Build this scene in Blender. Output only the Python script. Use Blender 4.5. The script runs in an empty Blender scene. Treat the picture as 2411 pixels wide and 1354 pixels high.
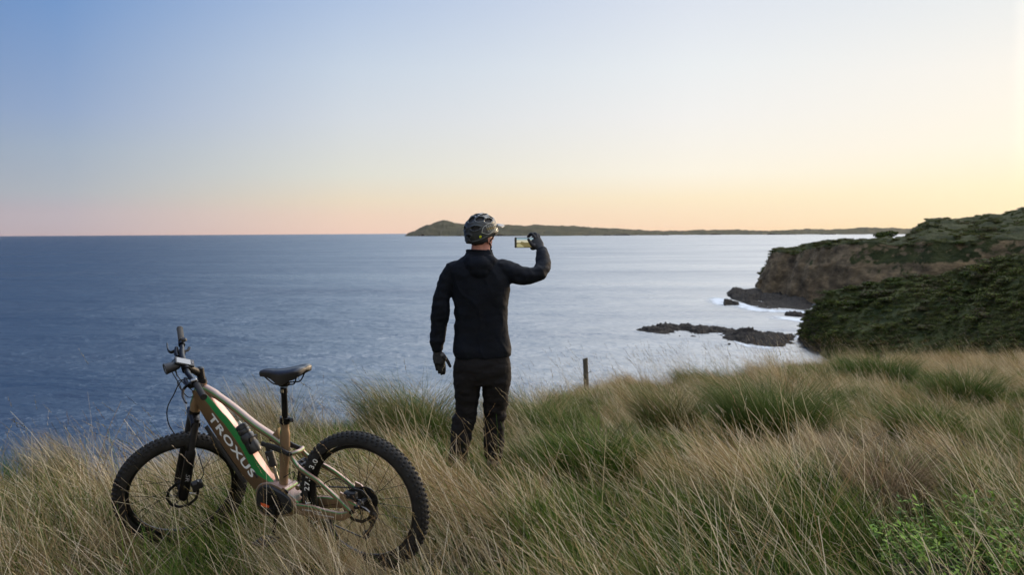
import bpy, math, random
import numpy as np
from mathutils import Vector, Matrix, noise, Euler
random.seed(7); rng = np.random.default_rng(7)
scn = bpy.context.scene
COL = scn.collection
# ------------------------------------------------------------------ camera
FPX, CX, CY = 2344.0, 1205.5, 677.0           # focal length in photo pixels, image centre
PITCH, ROLL = math.atan2(131, FPX), math.radians(.33)
FWD = np.array([0, math.cos(PITCH), -math.sin(PITCH)])
UP0 = np.array([0, math.sin(PITCH), math.cos(PITCH)]); RT0 = np.array([1., 0, 0])
RT = math.cos(ROLL)*RT0 - math.sin(ROLL)*UP0; UP = math.cos(ROLL)*UP0 + math.sin(ROLL)*RT0
cam_d = bpy.data.cameras.new('camera'); cam = bpy.data.objects.new('camera', cam_d); COL.objects.link(cam)
cam_d.sensor_width = 36; cam_d.lens = FPX/2411*36; cam_d.clip_start = .1; cam_d.clip_end = 200000
cam.matrix_world = Matrix(((RT[0], UP[0], -FWD[0], 0), (RT[1], UP[1], -FWD[1], 0), (RT[2], UP[2], -FWD[2], 0), (0, 0, 0, 1)))
cam_d.dof.use_dof = True; cam_d.dof.focus_distance = 6.3; cam_d.dof.aperture_fstop = 4.5
scn.camera = cam
# ------------------------------------------------------------------ render
scn.render.engine = 'CYCLES'
scn.cycles.use_denoising = True
try: scn.cycles.denoiser = 'OPENIMAGEDENOISE'
except Exception: pass
scn.cycles.max_bounces = 6; scn.cycles.transparent_max_bounces = 16; scn.cycles.volume_bounces = 0
scn.view_settings.view_transform = 'Standard'; scn.view_settings.look = 'None'
scn.view_settings.exposure = 0; scn.view_settings.gamma = 1
SUN_EL, SUN_AZ = math.radians(5), math.radians(48)       # azimuth to the right of the view
def s2l(c):
    c = np.array(c, float)/255
    return tuple(np.where(c <= .04045, c/12.92, ((c+.055)/1.055)**2.4)) + (1,)
# ------------------------------------------------------------------ sky
world = bpy.data.worlds.new('World'); scn.world = world; world.use_nodes = True
nt = world.node_tree; nt.nodes.clear()
def N(t, **k):
    n = nt.nodes.new(t)
    for a, b in k.items(): setattr(n, a, b)
    return n
def math_n(op, a, b=None):
    n = N('ShaderNodeMath', operation=op)
    for i, v in enumerate((a, b)):
        if v is None: continue
        if isinstance(v, (int, float)): n.inputs[i].default_value = v
        else: nt.links.new(v, n.inputs[i])
    return n.outputs[0]
tc = N('ShaderNodeTexCoord'); sp = N('ShaderNodeSeparateXYZ'); nt.links.new(tc.outputs['Generated'], sp.inputs[0])
az = math_n('MULTIPLY', math_n('ARCTAN2', sp.outputs[0], sp.outputs[1]), 180/math.pi)
zf = math_n('POWER', math_n('MAXIMUM', sp.outputs[2], 0.0), .5)
# stops are square roots of the sine of the elevation: 0, 1.4, 2.4, 4.5, 6.5, 13, 30, 60, 90 degrees
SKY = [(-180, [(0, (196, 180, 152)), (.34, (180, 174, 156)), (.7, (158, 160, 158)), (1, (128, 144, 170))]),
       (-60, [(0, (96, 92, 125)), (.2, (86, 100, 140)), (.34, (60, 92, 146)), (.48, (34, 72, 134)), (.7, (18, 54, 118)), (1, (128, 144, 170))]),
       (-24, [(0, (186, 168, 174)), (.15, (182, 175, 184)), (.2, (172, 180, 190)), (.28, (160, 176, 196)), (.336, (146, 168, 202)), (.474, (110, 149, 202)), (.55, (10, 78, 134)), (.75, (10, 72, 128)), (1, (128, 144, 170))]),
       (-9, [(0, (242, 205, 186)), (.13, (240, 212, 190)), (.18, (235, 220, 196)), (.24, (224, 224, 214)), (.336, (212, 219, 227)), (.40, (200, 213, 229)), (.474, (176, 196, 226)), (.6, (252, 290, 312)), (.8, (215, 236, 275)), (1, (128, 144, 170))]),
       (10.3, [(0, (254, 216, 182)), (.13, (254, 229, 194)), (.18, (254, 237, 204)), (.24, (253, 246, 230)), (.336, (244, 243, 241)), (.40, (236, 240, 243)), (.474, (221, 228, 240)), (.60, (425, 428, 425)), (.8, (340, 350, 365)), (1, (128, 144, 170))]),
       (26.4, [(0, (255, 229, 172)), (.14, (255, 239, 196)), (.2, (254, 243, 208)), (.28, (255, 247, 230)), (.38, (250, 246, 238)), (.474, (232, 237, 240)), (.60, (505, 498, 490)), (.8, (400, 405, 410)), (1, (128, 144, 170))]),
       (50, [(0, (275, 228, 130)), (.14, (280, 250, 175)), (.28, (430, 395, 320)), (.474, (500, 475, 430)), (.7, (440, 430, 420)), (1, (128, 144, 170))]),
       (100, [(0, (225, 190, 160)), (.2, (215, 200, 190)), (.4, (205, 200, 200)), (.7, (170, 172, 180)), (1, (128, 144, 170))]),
       (180, [(0, (196, 180, 152)), (.34, (180, 174, 156)), (.7, (158, 160, 158)), (1, (128, 144, 170))])]  # stops outside the view: boosted at right, darkened at left, for the sea sheen
prev = None
for k, (a, st) in enumerate(SKY):
    r = N('ShaderNodeValToRGB'); r.color_ramp.interpolation = 'LINEAR'
    el = r.color_ramp.elements
    while len(el) < len(st): el.new(.5)
    for e, (p, c) in zip(el, st): e.position = p
    for e, (p, c) in zip(el, st): e.color = s2l(c)
    nt.links.new(zf, r.inputs[0])
    if prev is None: prev = r.outputs[0]
    else:
        mr = N('ShaderNodeMapRange', interpolation_type='LINEAR')
        mr.inputs[1].default_value = SKY[k-1][0]; mr.inputs[2].default_value = a
        nt.links.new(az, mr.inputs[0])
        mx = N('ShaderNodeMix', data_type='RGBA'); nt.links.new(mr.outputs[0], mx.inputs[0])
        nt.links.new(prev, mx.inputs[6]); nt.links.new(r.outputs[0], mx.inputs[7]); prev = mx.outputs[2]
nish = N('ShaderNodeTexSky', sky_type='NISHITA'); nish.sun_disc = False
nish.sun_elevation = SUN_EL; nish.sun_rotation = SUN_AZ
# extra sky gain overhead and behind the camera, added to light the cliff top
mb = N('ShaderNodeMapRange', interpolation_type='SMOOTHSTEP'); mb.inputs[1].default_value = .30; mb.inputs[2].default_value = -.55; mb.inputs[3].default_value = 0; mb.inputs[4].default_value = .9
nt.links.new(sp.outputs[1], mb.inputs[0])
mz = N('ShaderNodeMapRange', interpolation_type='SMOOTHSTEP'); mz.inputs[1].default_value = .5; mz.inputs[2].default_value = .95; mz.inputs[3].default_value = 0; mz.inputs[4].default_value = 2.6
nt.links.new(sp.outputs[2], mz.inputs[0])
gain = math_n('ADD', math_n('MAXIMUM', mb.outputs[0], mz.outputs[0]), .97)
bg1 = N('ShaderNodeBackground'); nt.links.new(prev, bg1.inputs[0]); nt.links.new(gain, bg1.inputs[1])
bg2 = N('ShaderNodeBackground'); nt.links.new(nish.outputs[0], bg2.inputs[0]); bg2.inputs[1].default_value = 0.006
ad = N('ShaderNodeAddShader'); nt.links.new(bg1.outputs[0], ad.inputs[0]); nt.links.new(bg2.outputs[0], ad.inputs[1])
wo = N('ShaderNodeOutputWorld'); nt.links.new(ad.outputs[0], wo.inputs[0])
# ------------------------------------------------------------------ sun (low, soft, warm, beyond the right edge)
sl = bpy.data.lights.new('sun', 'SUN'); sl.energy = 2.0; sl.angle = math.radians(4); sl.color = (1, .74, .48)
so = bpy.data.objects.new('sun', sl); COL.objects.link(so)
sd = Vector((math.sin(SUN_AZ)*math.cos(SUN_EL), math.cos(SUN_AZ)*math.cos(SUN_EL), math.sin(SUN_EL)))
so.rotation_euler = sd.to_track_quat('Z', 'Y').to_euler(); so.location = sd*50
# ------------------------------------------------------------------ helpers
def ray(px, py):
    d = FWD + RT*(px-CX)/FPX - UP*(py-CY)/FPX
    return d/d[1]
def W(px, py, dist): return ray(px, py)*dist          # world point seen at a photo pixel, dist metres ahead
def sea_pt(px, py, z=-30.):
    d = ray(px, py); return d*(z/d[2])
def tag(o, label=None, cat=None, group=None, kind=None):
    if label: o['label'] = label
    if cat: o['category'] = cat
    if group: o['group'] = group
    if kind: o['kind'] = kind
    return o
def empty(name, loc=(0, 0, 0)):
    o = bpy.data.objects.new(name, None); o.location = loc; COL.objects.link(o); o.empty_display_size = .1; return o
def mesh_data(name, v, f, smooth=True):
    me = bpy.data.meshes.new(name)
    v = np.asarray(v, dtype=np.float32).reshape(-1, 3)
    if isinstance(f, np.ndarray):
        n, k = f.shape
        me.vertices.add(len(v)); me.vertices.foreach_set('co', v.ravel())
        me.loops.add(n*k); me.loops.foreach_set('vertex_index', f.astype(np.int32).ravel())
        me.polygons.add(n); me.polygons.foreach_set('loop_start', np.arange(0, n*k, k, dtype=np.int32))
        me.polygons.foreach_set('loop_total', np.full(n, k, dtype=np.int32)); me.update(calc_edges=True)
    else:
        me.from_pydata(v.tolist(), [], [list(map(int, q)) for q in f]); me.update()
    me.polygons.foreach_set('use_smooth', np.full(len(me.polygons), smooth)); return me
class MB:
    def __init__(s): s.v = []; s.f = []; s.n = 0
    def add(s, v, f):
        v = np.asarray(v, float).reshape(-1, 3)
        s.v.append(v); s.f += [[i+s.n for i in q] for q in f]; s.n += len(v); return s
    def build(s, name, mat, parent=None, smooth=True, sharp=40):
        me = mesh_data(name, np.concatenate(s.v), s.f, smooth)
        o = bpy.data.objects.new(name, me); COL.objects.link(o)
        for m in (mat if isinstance(mat, (list, tuple)) else [mat]): me.materials.append(m)
        if smooth and sharp: me.set_sharp_from_angle(angle=math.radians(sharp))
        if parent: o.parent = parent
        return o
def frames(P):
    P = np.asarray(P, float); T = np.gradient(P, axis=0); T /= np.linalg.norm(T, axis=1)[:, None]+1e-12
    return P, T
def tube_vf(P, R, n=12, up=(0, 0, 1), cap=True, power=2.0, nocap=False):
    """tube along P; R scalar / list of r or (ru, rv): ru along the side vector, rv along the 'up-ish' vector"""
    P, T = frames(P); m = len(P); up = np.asarray(up, float)
    V = []
    a0 = None
    for i in range(m):
        t = T[i]
        if a0 is None:
            a = np.cross(t, up)
            if np.linalg.norm(a) < 1e-3: a = np.cross(t, (1, 0, 0))
        else: a = a0 - t*np.dot(a0, t)
        a /= np.linalg.norm(a); a0 = a; b = np.cross(a, t)
        r = R if (np.isscalar(R) or isinstance(R, tuple)) else R[min(i, len(R)-1)]
        ru, rv = (r, r) if np.isscalar(r) else r
        for k in range(n):
            th = 2*math.pi*k/n; c, s = math.cos(th), math.sin(th)
            c = math.copysign(abs(c)**(2/power), c); s = math.copysign(abs(s)**(2/power), s)
            V.append(P[i]+a*ru*c+b*rv*s)
    F = []
    for i in range(m-1):
        for k in range(n): F.append((i*n+k, i*n+(k+1) % n, (i+1)*n+(k+1) % n, (i+1)*n+k))
    if cap: F.append(tuple(range(n))[::-1]); F.append(tuple((m-1)*n+k for k in range(n)))
    return V, F
def smooth_path(pts, n=8):
    pts = [np.asarray(p, float) for p in pts]; out = []
    ext = [2*pts[0]-pts[1]]+pts+[2*pts[-1]-pts[-2]]
    for i in range(1, len(ext)-2):
        p0, p1, p2, p3 = ext[i-1:i+3]
        for k in range(n):
            t = k/n
            out.append(.5*((2*p1)+(-p0+p2)*t+(2*p0-5*p1+4*p2-p3)*t*t+(-p0+3*p1-3*p2+p3)*t**3))
    out.append(pts[-1]); return np.array(out)
def spline_vals(vals, n=8):
    v = smooth_path([np.atleast_1d(np.asarray(x, float)) for x in vals], n)
    return v[:, 0] if v.shape[1] == 1 else v
def box_vf(c, h, M=None, bev=0.0):
    """box, centre c, half sizes h, axes as rows of M, chamfered by bev"""
    c = np.asarray(c, float); h = np.asarray(h, float); M = np.eye(3) if M is None else np.asarray(M, float)
    if bev <= 0:
        V = [c+np.array([x*h[0], y*h[1], z*h[2]])@M for x in (-1, 1) for y in (-1, 1) for z in (-1, 1)]
        return V, [(0, 1, 3, 2), (4, 6, 7, 5), (0, 4, 5, 1), (2, 3, 7, 6), (0, 2, 6, 4), (1, 5, 7, 3)]
    b = min(bev, h.min()*.9); V = []; idx = {}
    for x in (-1, 1):
        for y in (-1, 1):
            for z in (-1, 1):
                for ax in range(3):
                    q = np.array([x*h[0], y*h[1], z*h[2]]); s = np.array([x, y, z])
                    for k in range(3):
                        if k != ax: q[k] -= s[k]*b
                    idx[x, y, z, ax] = len(V); V.append(c+q@M)
    F = []
    for ax in range(3):
        o = [k for k in range(3) if k != ax]
        for s in (-1, 1):
            q = []
            for a, bb in ((-1, -1), (1, -1), (1, 1), (-1, 1)):
                t = [0, 0, 0]; t[ax] = s; t[o[0]] = a; t[o[1]] = bb; q.append(idx[tuple(t)+(ax,)])
            F.append(tuple(q))
        for a in (-1, 1):
            for bb in (-1, 1):
                t1 = [0, 0, 0]; t1[o[0]] = a; t1[o[1]] = bb; t2 = list(t1); t1[ax] = -1; t2[ax] = 1
                F.append((idx[tuple(t1)+(o[0],)], idx[tuple(t2)+(o[0],)], idx[tuple(t2)+(o[1],)], idx[tuple(t1)+(o[1],)]))
    for x in (-1, 1):
        for y in (-1, 1):
            for z in (-1, 1): F.append(tuple(idx[x, y, z, k] for k in range(3)))
    return V, F
def lathe_vf(c, axis, prof, n=32):
    """prof: list of (radius, offset along axis)"""
    axis = np.asarray(axis, float); axis /= np.linalg.norm(axis); c = np.asarray(c, float)
    a = np.cross(axis, (0, 0, 1));
    if np.linalg.norm(a) < 1e-3: a = np.cross(axis, (1, 0, 0))
    a /= np.linalg.norm(a); b = np.cross(axis, a); V = []; F = []
    for r, o in prof:
        for k in range(n):
            t = 2*math.pi*k/n; V.append(c+axis*o+(a*math.cos(t)+b*math.sin(t))*r)
    for i in range(len(prof)-1):
        for k in range(n): F.append((i*n+k, i*n+(k+1) % n, (i+1)*n+(k+1) % n, (i+1)*n+k))
    if prof[0][0] > 1e-6: F.append(tuple(range(n))[::-1])
    if prof[-1][0] > 1e-6: F.append(tuple((len(prof)-1)*n+k for k in range(n)))
    return V, F
def prism_vf(poly, M0, ax, ay, an, t0, t1, bev=0):
    """polygon (list of 2-D) extruded along an from t0 to t1"""
    V = []; F = []; n = len(poly); poly = np.asarray(poly, float); cen = poly.mean(0)
    lay = [(t0, 1.)] + ([(t1-bev, 1.), (t1, 1-bev/max(1e-6, np.linalg.norm(poly-cen, axis=1).mean()))] if bev else [(t1, 1.)])
    for t, s in lay:
        for p in poly:
            q = cen+(p-cen)*s; V.append(np.asarray(M0)+np.asarray(ax)*q[0]+np.asarray(ay)*q[1]+np.asarray(an)*t)
    for i in range(len(lay)-1):
        for k in range(n): F.append((i*n+k, i*n+(k+1) % n, (i+1)*n+(k+1) % n, (i+1)*n+k))
    F.append(tuple(range(n))[::-1]); F.append(tuple((len(lay)-1)*n+k for k in range(n)))
    return V, F
def grid_faces(nu, nv, wrap=False):
    i = np.arange(nu-1)[:, None]; j = np.arange(nv if wrap else nv-1)[None, :]
    a = i*nv+j; b = i*nv+(j+1) % nv
    return np.stack([a, b, b+nv, a+nv], -1).reshape(-1, 4)
def evaluate(o):
    dg = bpy.context.evaluated_depsgraph_get(); dg.update()
    return bpy.data.meshes.new_from_object(o.evaluated_get(dg), depsgraph=dg)
def text_mesh(txt, extr=.0, shear=0., space=1., offset=0.):
    cu = bpy.data.curves.new('t', 'FONT'); cu.body = txt; cu.size = 1; cu.extrude = extr; cu.shear = shear; cu.space_character = space; cu.offset = offset
    cu.resolution_u = 3
    o = bpy.data.objects.new('t', cu); COL.objects.link(o); me = evaluate(o)
    v = np.zeros(len(me.vertices)*3, np.float32); me.vertices.foreach_get('co', v); v = v.reshape(-1, 3)
    f = [tuple(p.vertices) for p in me.polygons]
    COL.objects.unlink(o); bpy.data.objects.remove(o); return v, f
def fuse(name, prims, voxel, smooth_it, mat, parent=None, disp=None, factor=.5):
    """join closed shapes, voxel-remesh to one continuous skin, smooth, displace"""
    mb = MB()
    for v, f in prims: mb.add(v, f)
    me = mesh_data(name, np.concatenate(mb.v), mb.f)
    o = bpy.data.objects.new(name, me); COL.objects.link(o)
    r = o.modifiers.new('r', 'REMESH'); r.mode = 'VOXEL'; r.voxel_size = voxel
    if smooth_it:
        s = o.modifiers.new('s', 'SMOOTH'); s.iterations = smooth_it; s.factor = factor
    m2 = evaluate(o); o.modifiers.clear(); o.data = m2; o.name = name
    if disp:
        nv = len(m2.vertices); co = np.zeros(nv*3, np.float32); m2.vertices.foreach_get('co', co); co = co.reshape(-1, 3)
        no = np.zeros(nv*3, np.float32); m2.vertex_normals.foreach_get('vector', no); no = no.reshape(-1, 3)
        d = np.array([disp(p) for p in co]); co = co+no*d[:, None]
        m2.vertices.foreach_set('co', co.astype(np.float32).ravel()); m2.update()
    m2.polygons.foreach_set('use_smooth', np.full(len(m2.polygons), True))
    m2.materials.clear(); m2.materials.append(mat)
    if parent: o.parent = parent
    return o
def nz(x, y, z=0.): return noise.noise(Vector((x, y, z)))
def fbm(x, y, z=0., o=4):
    s = 0; a = .5
    for k in range(o): s += a*noise.noise(Vector((x, y, z+k*7.3))); x *= 2.03; y *= 2.03; z *= 2.03; a *= .5
    return s
# ------------------------------------------------------------------ materials
def mat_new(name):
    m = bpy.data.materials.new(name); m.use_nodes = True; t = m.node_tree
    return m, t, t.nodes['Principled BSDF'], t.nodes['Material Output']
def mat(name, col, rough=.6, metal=0., var=.15, scale=8., bump=0., bscale=60., coat=0., spec=.5, emis=None, coords='Object'):
    m, t, p, out = mat_new(name)
    p.inputs['Roughness'].default_value = rough; p.inputs['Metallic'].default_value = metal
    p.inputs['Coat Weight'].default_value = coat; p.inputs['Specular IOR Level'].default_value = spec
    tc = t.nodes.new('ShaderNodeTexCoord'); no = t.nodes.new('ShaderNodeTexNoise'); no.inputs['Scale'].default_value = scale; no.inputs['Detail'].default_value = 6
    t.links.new(tc.outputs[coords], no.inputs['Vector'])
    r = t.nodes.new('ShaderNodeValToRGB'); c = np.array(col)
    r.color_ramp.elements[0].position = .3; r.color_ramp.elements[1].position = .7
    r.color_ramp.elements[0].color = tuple(c*(1-var))+(1,); r.color_ramp.elements[1].color = tuple(np.minimum(1, c*(1+var)))+(1,)
    t.links.new(no.outputs[0], r.inputs[0]); t.links.new(r.outputs[0], p.inputs['Base Color'])
    rr = t.nodes.new('ShaderNodeMapRange'); rr.inputs[3].default_value = max(.03, rough-.1); rr.inputs[4].default_value = min(1, rough+.1)
    t.links.new(no.outputs[0], rr.inputs[0]); t.links.new(rr.outputs[0], p.inputs['Roughness'])
    if bump:
        n2 = t.nodes.new('ShaderNodeTexNoise'); n2.inputs['Scale'].default_value = bscale; n2.inputs['Detail'].default_value = 4
        t.links.new(tc.outputs[coords], n2.inputs['Vector'])
        b = t.nodes.new('ShaderNodeBump'); b.inputs['Strength'].default_value = 1; b.inputs['Distance'].default_value = bump
        t.links.new(n2.outputs[0], b.inputs['Height']); t.links.new(b.outputs[0], p.inputs['Normal'])
    if emis:
        p.inputs['Emission Color'].default_value = tuple(emis)+(1,); p.inputs['Emission Strength'].default_value = 1
    return m
def plant_mat(name, trans=.3, rough=.65, gain=1.):
    m, t, p, out = mat_new(name)
    a = t.nodes.new('ShaderNodeAttribute'); a.attribute_name = 'col'
    t.links.new(a.outputs['Color'], p.inputs['Base Color']); p.inputs['Roughness'].default_value = rough
    p.inputs['Specular IOR Level'].default_value = .08
    tr = t.nodes.new('ShaderNodeBsdfTranslucent'); t.links.new(a.outputs['Color'], tr.inputs[0])
    mx = t.nodes.new('ShaderNodeMixShader'); mx.inputs[0].default_value = trans
    t.links.new(p.outputs[0], mx.inputs[1]); t.links.new(tr.outputs[0], mx.inputs[2]); t.links.new(mx.outputs[0], out.inputs[0])
    return m
M_grass = plant_mat('grass_blade', .16); M_scrub = plant_mat('scrub_leaf', .15, .8)
M_blk = mat('black_metal', (.012, .012, .014), .38, .6, .3, 20, .0003, 300)
M_rub = mat('black_rubber', (.022, .021, .020), .82, 0, .35, 25, .0004, 400, spec=.3)
M_plas = mat('black_plastic', (.016, .016, .018), .5, 0, .3, 30, .0002, 400)
M_alu = mat('brushed_metal', (.35, .33, .3), .35, .9, .2, 60)
M_white = mat('white_lettering', (.80, .83, .84), .5, 0, .05, 50)
M_steel = mat('dark_steel', (.06, .06, .065), .35, .9, .3, 60)
def rock_mat(name, c1, c2, c3, sc=.2, green=None, bump=.6, gthr=.62):
    m, t, p, out = mat_new(name); L = t.links.new; n = t.nodes.new
    tc = n('ShaderNodeTexCoord'); mp = n('ShaderNodeMapping'); mp.inputs['Scale'].default_value = (.75, .75, 1.9); mp.inputs['Rotation'].default_value = (.22, .18, 0)
    L(tc.outputs['Object'], mp.inputs[0])
    st = n('ShaderNodeTexNoise'); st.inputs['Scale'].default_value = sc; st.inputs['Detail'].default_value = 8; st.inputs['Roughness'].default_value = .65; L(mp.outputs[0], st.inputs[0])
    r = n('ShaderNodeValToRGB'); e = r.color_ramp.elements; e[0].position = .34; e[0].color = c1+(1,); e[1].position = .66; e[1].color = c3+(1,); x = e.new(.5); x.color = c2+(1,)
    L(st.outputs[0], r.inputs[0])
    n2 = n('ShaderNodeTexNoise'); n2.inputs['Scale'].default_value = sc*2; n2.inputs['Detail'].default_value = 10; n2.inputs['Roughness'].default_value = .7; L(tc.outputs['Object'], n2.inputs[0])
    col = r.outputs[0]
    if green:
        g = n('ShaderNodeNewGeometry'); s = n('ShaderNodeSeparateXYZ'); L(g.outputs['Normal'], s.inputs[0])
        ma = n('ShaderNodeMath'); ma.operation = 'MULTIPLY_ADD'; ma.inputs[1].default_value = .9; L(n2.outputs[0], ma.inputs[0]); L(s.outputs[2], ma.inputs[2])
        mr = n('ShaderNodeMapRange'); mr.inputs[1].default_value = gthr+.38; mr.inputs[2].default_value = gthr+.52; L(ma.outputs[0], mr.inputs[0])
        r2 = n('ShaderNodeValToRGB'); r2.color_ramp.elements[0].position = .4; r2.color_ramp.elements[0].color = green[0]+(1,); r2.color_ramp.elements[1].position = .6; r2.color_ramp.elements[1].color = green[1]+(1,)
        n3 = n('ShaderNodeTexNoise'); n3.inputs['Scale'].default_value = sc*1.1; n3.inputs['Detail'].default_value = 6; L(tc.outputs['Object'], n3.inputs[0]); L(n3.outputs[0], r2.inputs[0])
        mx = n('ShaderNodeMix'); mx.data_type = 'RGBA'; L(mr.outputs[0], mx.inputs[0]); L(col, mx.inputs[6]); L(r2.outputs[0], mx.inputs[7]); col = mx.outputs[2]
    L(col, p.inputs['Base Color']); p.inputs['Roughness'].default_value = .95; p.inputs['Specular IOR Level'].default_value = .12
    b = n('ShaderNodeBump'); b.inputs['Strength'].default_value = 1; b.inputs['Distance'].default_value = bump
    a = n('ShaderNodeMath'); a.operation = 'ADD'; L(st.outputs[0], a.inputs[0]); L(n2.outputs[0], a.inputs[1]); L(a.outputs[0], b.inputs['Height']); L(b.outputs[0], p.inputs['Normal'])
    return m
# ================================================================== SEA
def sea_material():
    m, t, p, out = mat_new('sea_water'); L = t.links.new; n = t.nodes.new
    p.inputs['Base Color'].default_value = (.001, .019, .045, 1); p.inputs['IOR'].default_value = 2.3
    p.inputs['Roughness'].default_value = .31
    tc = n('ShaderNodeTexCoord'); hs = []
    for sc, sx, det, amp in ((.03, .40, 3, 3.4), (.16, .55, 3, .85), (.7, .7, 3, .24), (2.6, .9, 2, .05)):
        mp = n('ShaderNodeMapping'); mp.inputs['Scale'].default_value = (sc*sx, sc, sc); mp.inputs['Rotation'].default_value = (0, 0, .12+sc*.1)
        L(tc.outputs['Object'], mp.inputs[0]); no = n('ShaderNodeTexNoise'); no.inputs['Scale'].default_value = 1; no.inputs['Detail'].default_value = det; L(mp.outputs[0], no.inputs[0])
        mu = n('ShaderNodeMath'); mu.operation = 'MULTIPLY'; mu.inputs[1].default_value = amp; L(no.outputs[0], mu.inputs[0]); hs.append(mu.outputs[0])
    s = hs[0]
    for h in hs[1:]:
        a = n('ShaderNodeMath'); a.operation = 'ADD'; L(s, a.inputs[0]); L(h, a.inputs[1]); s = a.outputs[0]
    # wind lanes: broad stretched bands where the ripples are weaker or stronger
    mp = n('ShaderNodeMapping'); mp.inputs['Scale'].default_value = (.0035, .011, 1); L(tc.outputs['Object'], mp.inputs[0])
    ln = n('ShaderNodeTexNoise'); ln.inputs['Scale'].default_value = 1; ln.inputs['Detail'].default_value = 5; ln.inputs['Roughness'].default_value = .6; L(mp.outputs[0], ln.inputs[0])
    mr = n('ShaderNodeMapRange'); mr.inputs[1].default_value = .35; mr.inputs[2].default_value = .65; mr.inputs[3].default_value = .6; mr.inputs[4].default_value = 1.15; L(ln.outputs[0], mr.inputs[0])
    b = n('ShaderNodeBump'); b.inputs['Distance'].default_value = 2.2; L(mr.outputs[0], b.inputs['Strength']); L(s, b.inputs['Height']); L(b.outputs[0], p.inputs['Normal'])
    r2 = n('ShaderNodeMapRange'); r2.inputs[1].default_value = .35; r2.inputs[2].default_value = .65; r2.inputs[3].default_value = .26; r2.inputs[4].default_value = .38; L(ln.outputs[0], r2.inputs[0]); L(r2.outputs[0], p.inputs['Roughness'])
    b.inputs['Strength'].default_value = 1
    # wind waves run toward the shore: the ripples scatter light mostly up and down, little sideways
    tv = n('ShaderNodeCombineXYZ'); tv.inputs[0].default_value = 0.0; tv.inputs[1].default_value = 1.0; L(tv.outputs[0], p.inputs['Tangent']); p.inputs['Anisotropic'].default_value = .9
    return m
def build_sea():
    rr = np.concatenate([[0], np.geomspace(20, 25500, 60)]); th = np.linspace(0, 2*np.pi, 97)[:-1]
    V = np.array([[r*math.cos(a), r*math.sin(a), -30] for r in rr for a in th]); F = grid_faces(len(rr), 96, True)
    o = bpy.data.objects.new('sea', mesh_data('sea', V, F[96:])); COL.objects.link(o)
    o.data.materials.append(sea_material())
    # centre disc
    tag(o, 'wide calm sea in evening light', None, None, 'structure'); return o
build_sea()
# ================================================================== FOREGROUND GROUND
EPX = np.array([-600, 0, 200, 400, 550, 700, 900, 1000, 1060, 1200, 1300, 1380, 1500, 1700, 1850, 2000, 2200, 2411, 3200.])
ED = np.array([8.0, 8.2, 8.4, 8.5, 8.8, 9.2, 9.6, 10, 9.6, 11, 15, 19, 21, 22, 25, 30, 33, 35, 38.])
EZ = np.array([-2.36, -2.33, -2.28, -2.27, -2.0, -1.86, -1.95, -2.0, -2.02, -2.2, -2.62, -3.05, -3.34, -3.38, -3.52, -3.95, -4.5, -4.6, -4.7])
def hummock(x, y):
    """1 on top of a grass hummock, 0 in the hollows (cellular, about 0.8 m apart)"""
    o = np.empty(np.shape(x)); xf = np.ravel(x); yf = np.ravel(y); of = o.ravel()
    for i in range(len(xf)):
        s_ = 1.25 if yf[i] < 13 else .8
        d, _ = noise.voronoi(Vector((xf[i]*s_+.25*math.sin(yf[i]*1.7), yf[i]*s_*.85, .5))); of[i] = max(0., min(1., 1.12-1.55*d[0]))
    return of.reshape(np.shape(x))
def ground_z(x, y, bumps=True):
    x = np.asarray(x, float); y = np.asarray(y, float)
    px = CX+FPX*x/np.maximum(y, 3.5)
    ye = np.interp(px, EPX, ED); ze = np.interp(px, EPX, EZ)
    t = (y-6.5)/(ye-6.5)
    z = np.where(t < 0, -1.73-.012*(6.5-y)*0, -1.73+(ze+1.73)*np.clip(t, 0, 1))
    over = np.maximum(0, y-ye)
    z = z-np.where(over > 0, np.minimum(over*over*.35, over*1.5-1.6*(over > 2.14)), 0)
    z = np.maximum(z, -34)
    if bumps: z = z+.05*np.sin(x*2.1+.7*y)*np.sin(y*1.7-.4*x)+.15*hummock(x, y)-.07
    return z
def build_ground():
    xs = np.concatenate([-np.geomspace(60, 12, 20), np.arange(-11.75, 14, .25), np.geomspace(14.3, 90, 50)])
    ys = np.concatenate([np.arange(-20, 2, 1.), np.arange(2, 24, .25), np.geomspace(24.5, 90, 55)])
    X, Y = np.meshgrid(xs, ys); Z = ground_z(X, Y)
    V = np.stack([X, Y, Z], -1).reshape(-1, 3); F = grid_faces(len(ys), len(xs))
    o = bpy.data.objects.new('ground', mesh_data('ground', V, F)); COL.objects.link(o)
    o.data.materials.append(mat('soil_and_thatch', (.016, .017, .008), .95, 0, .5, 3, .02, 30, spec=.1))
    tag(o, kind='structure'); return o
build_ground()
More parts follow.
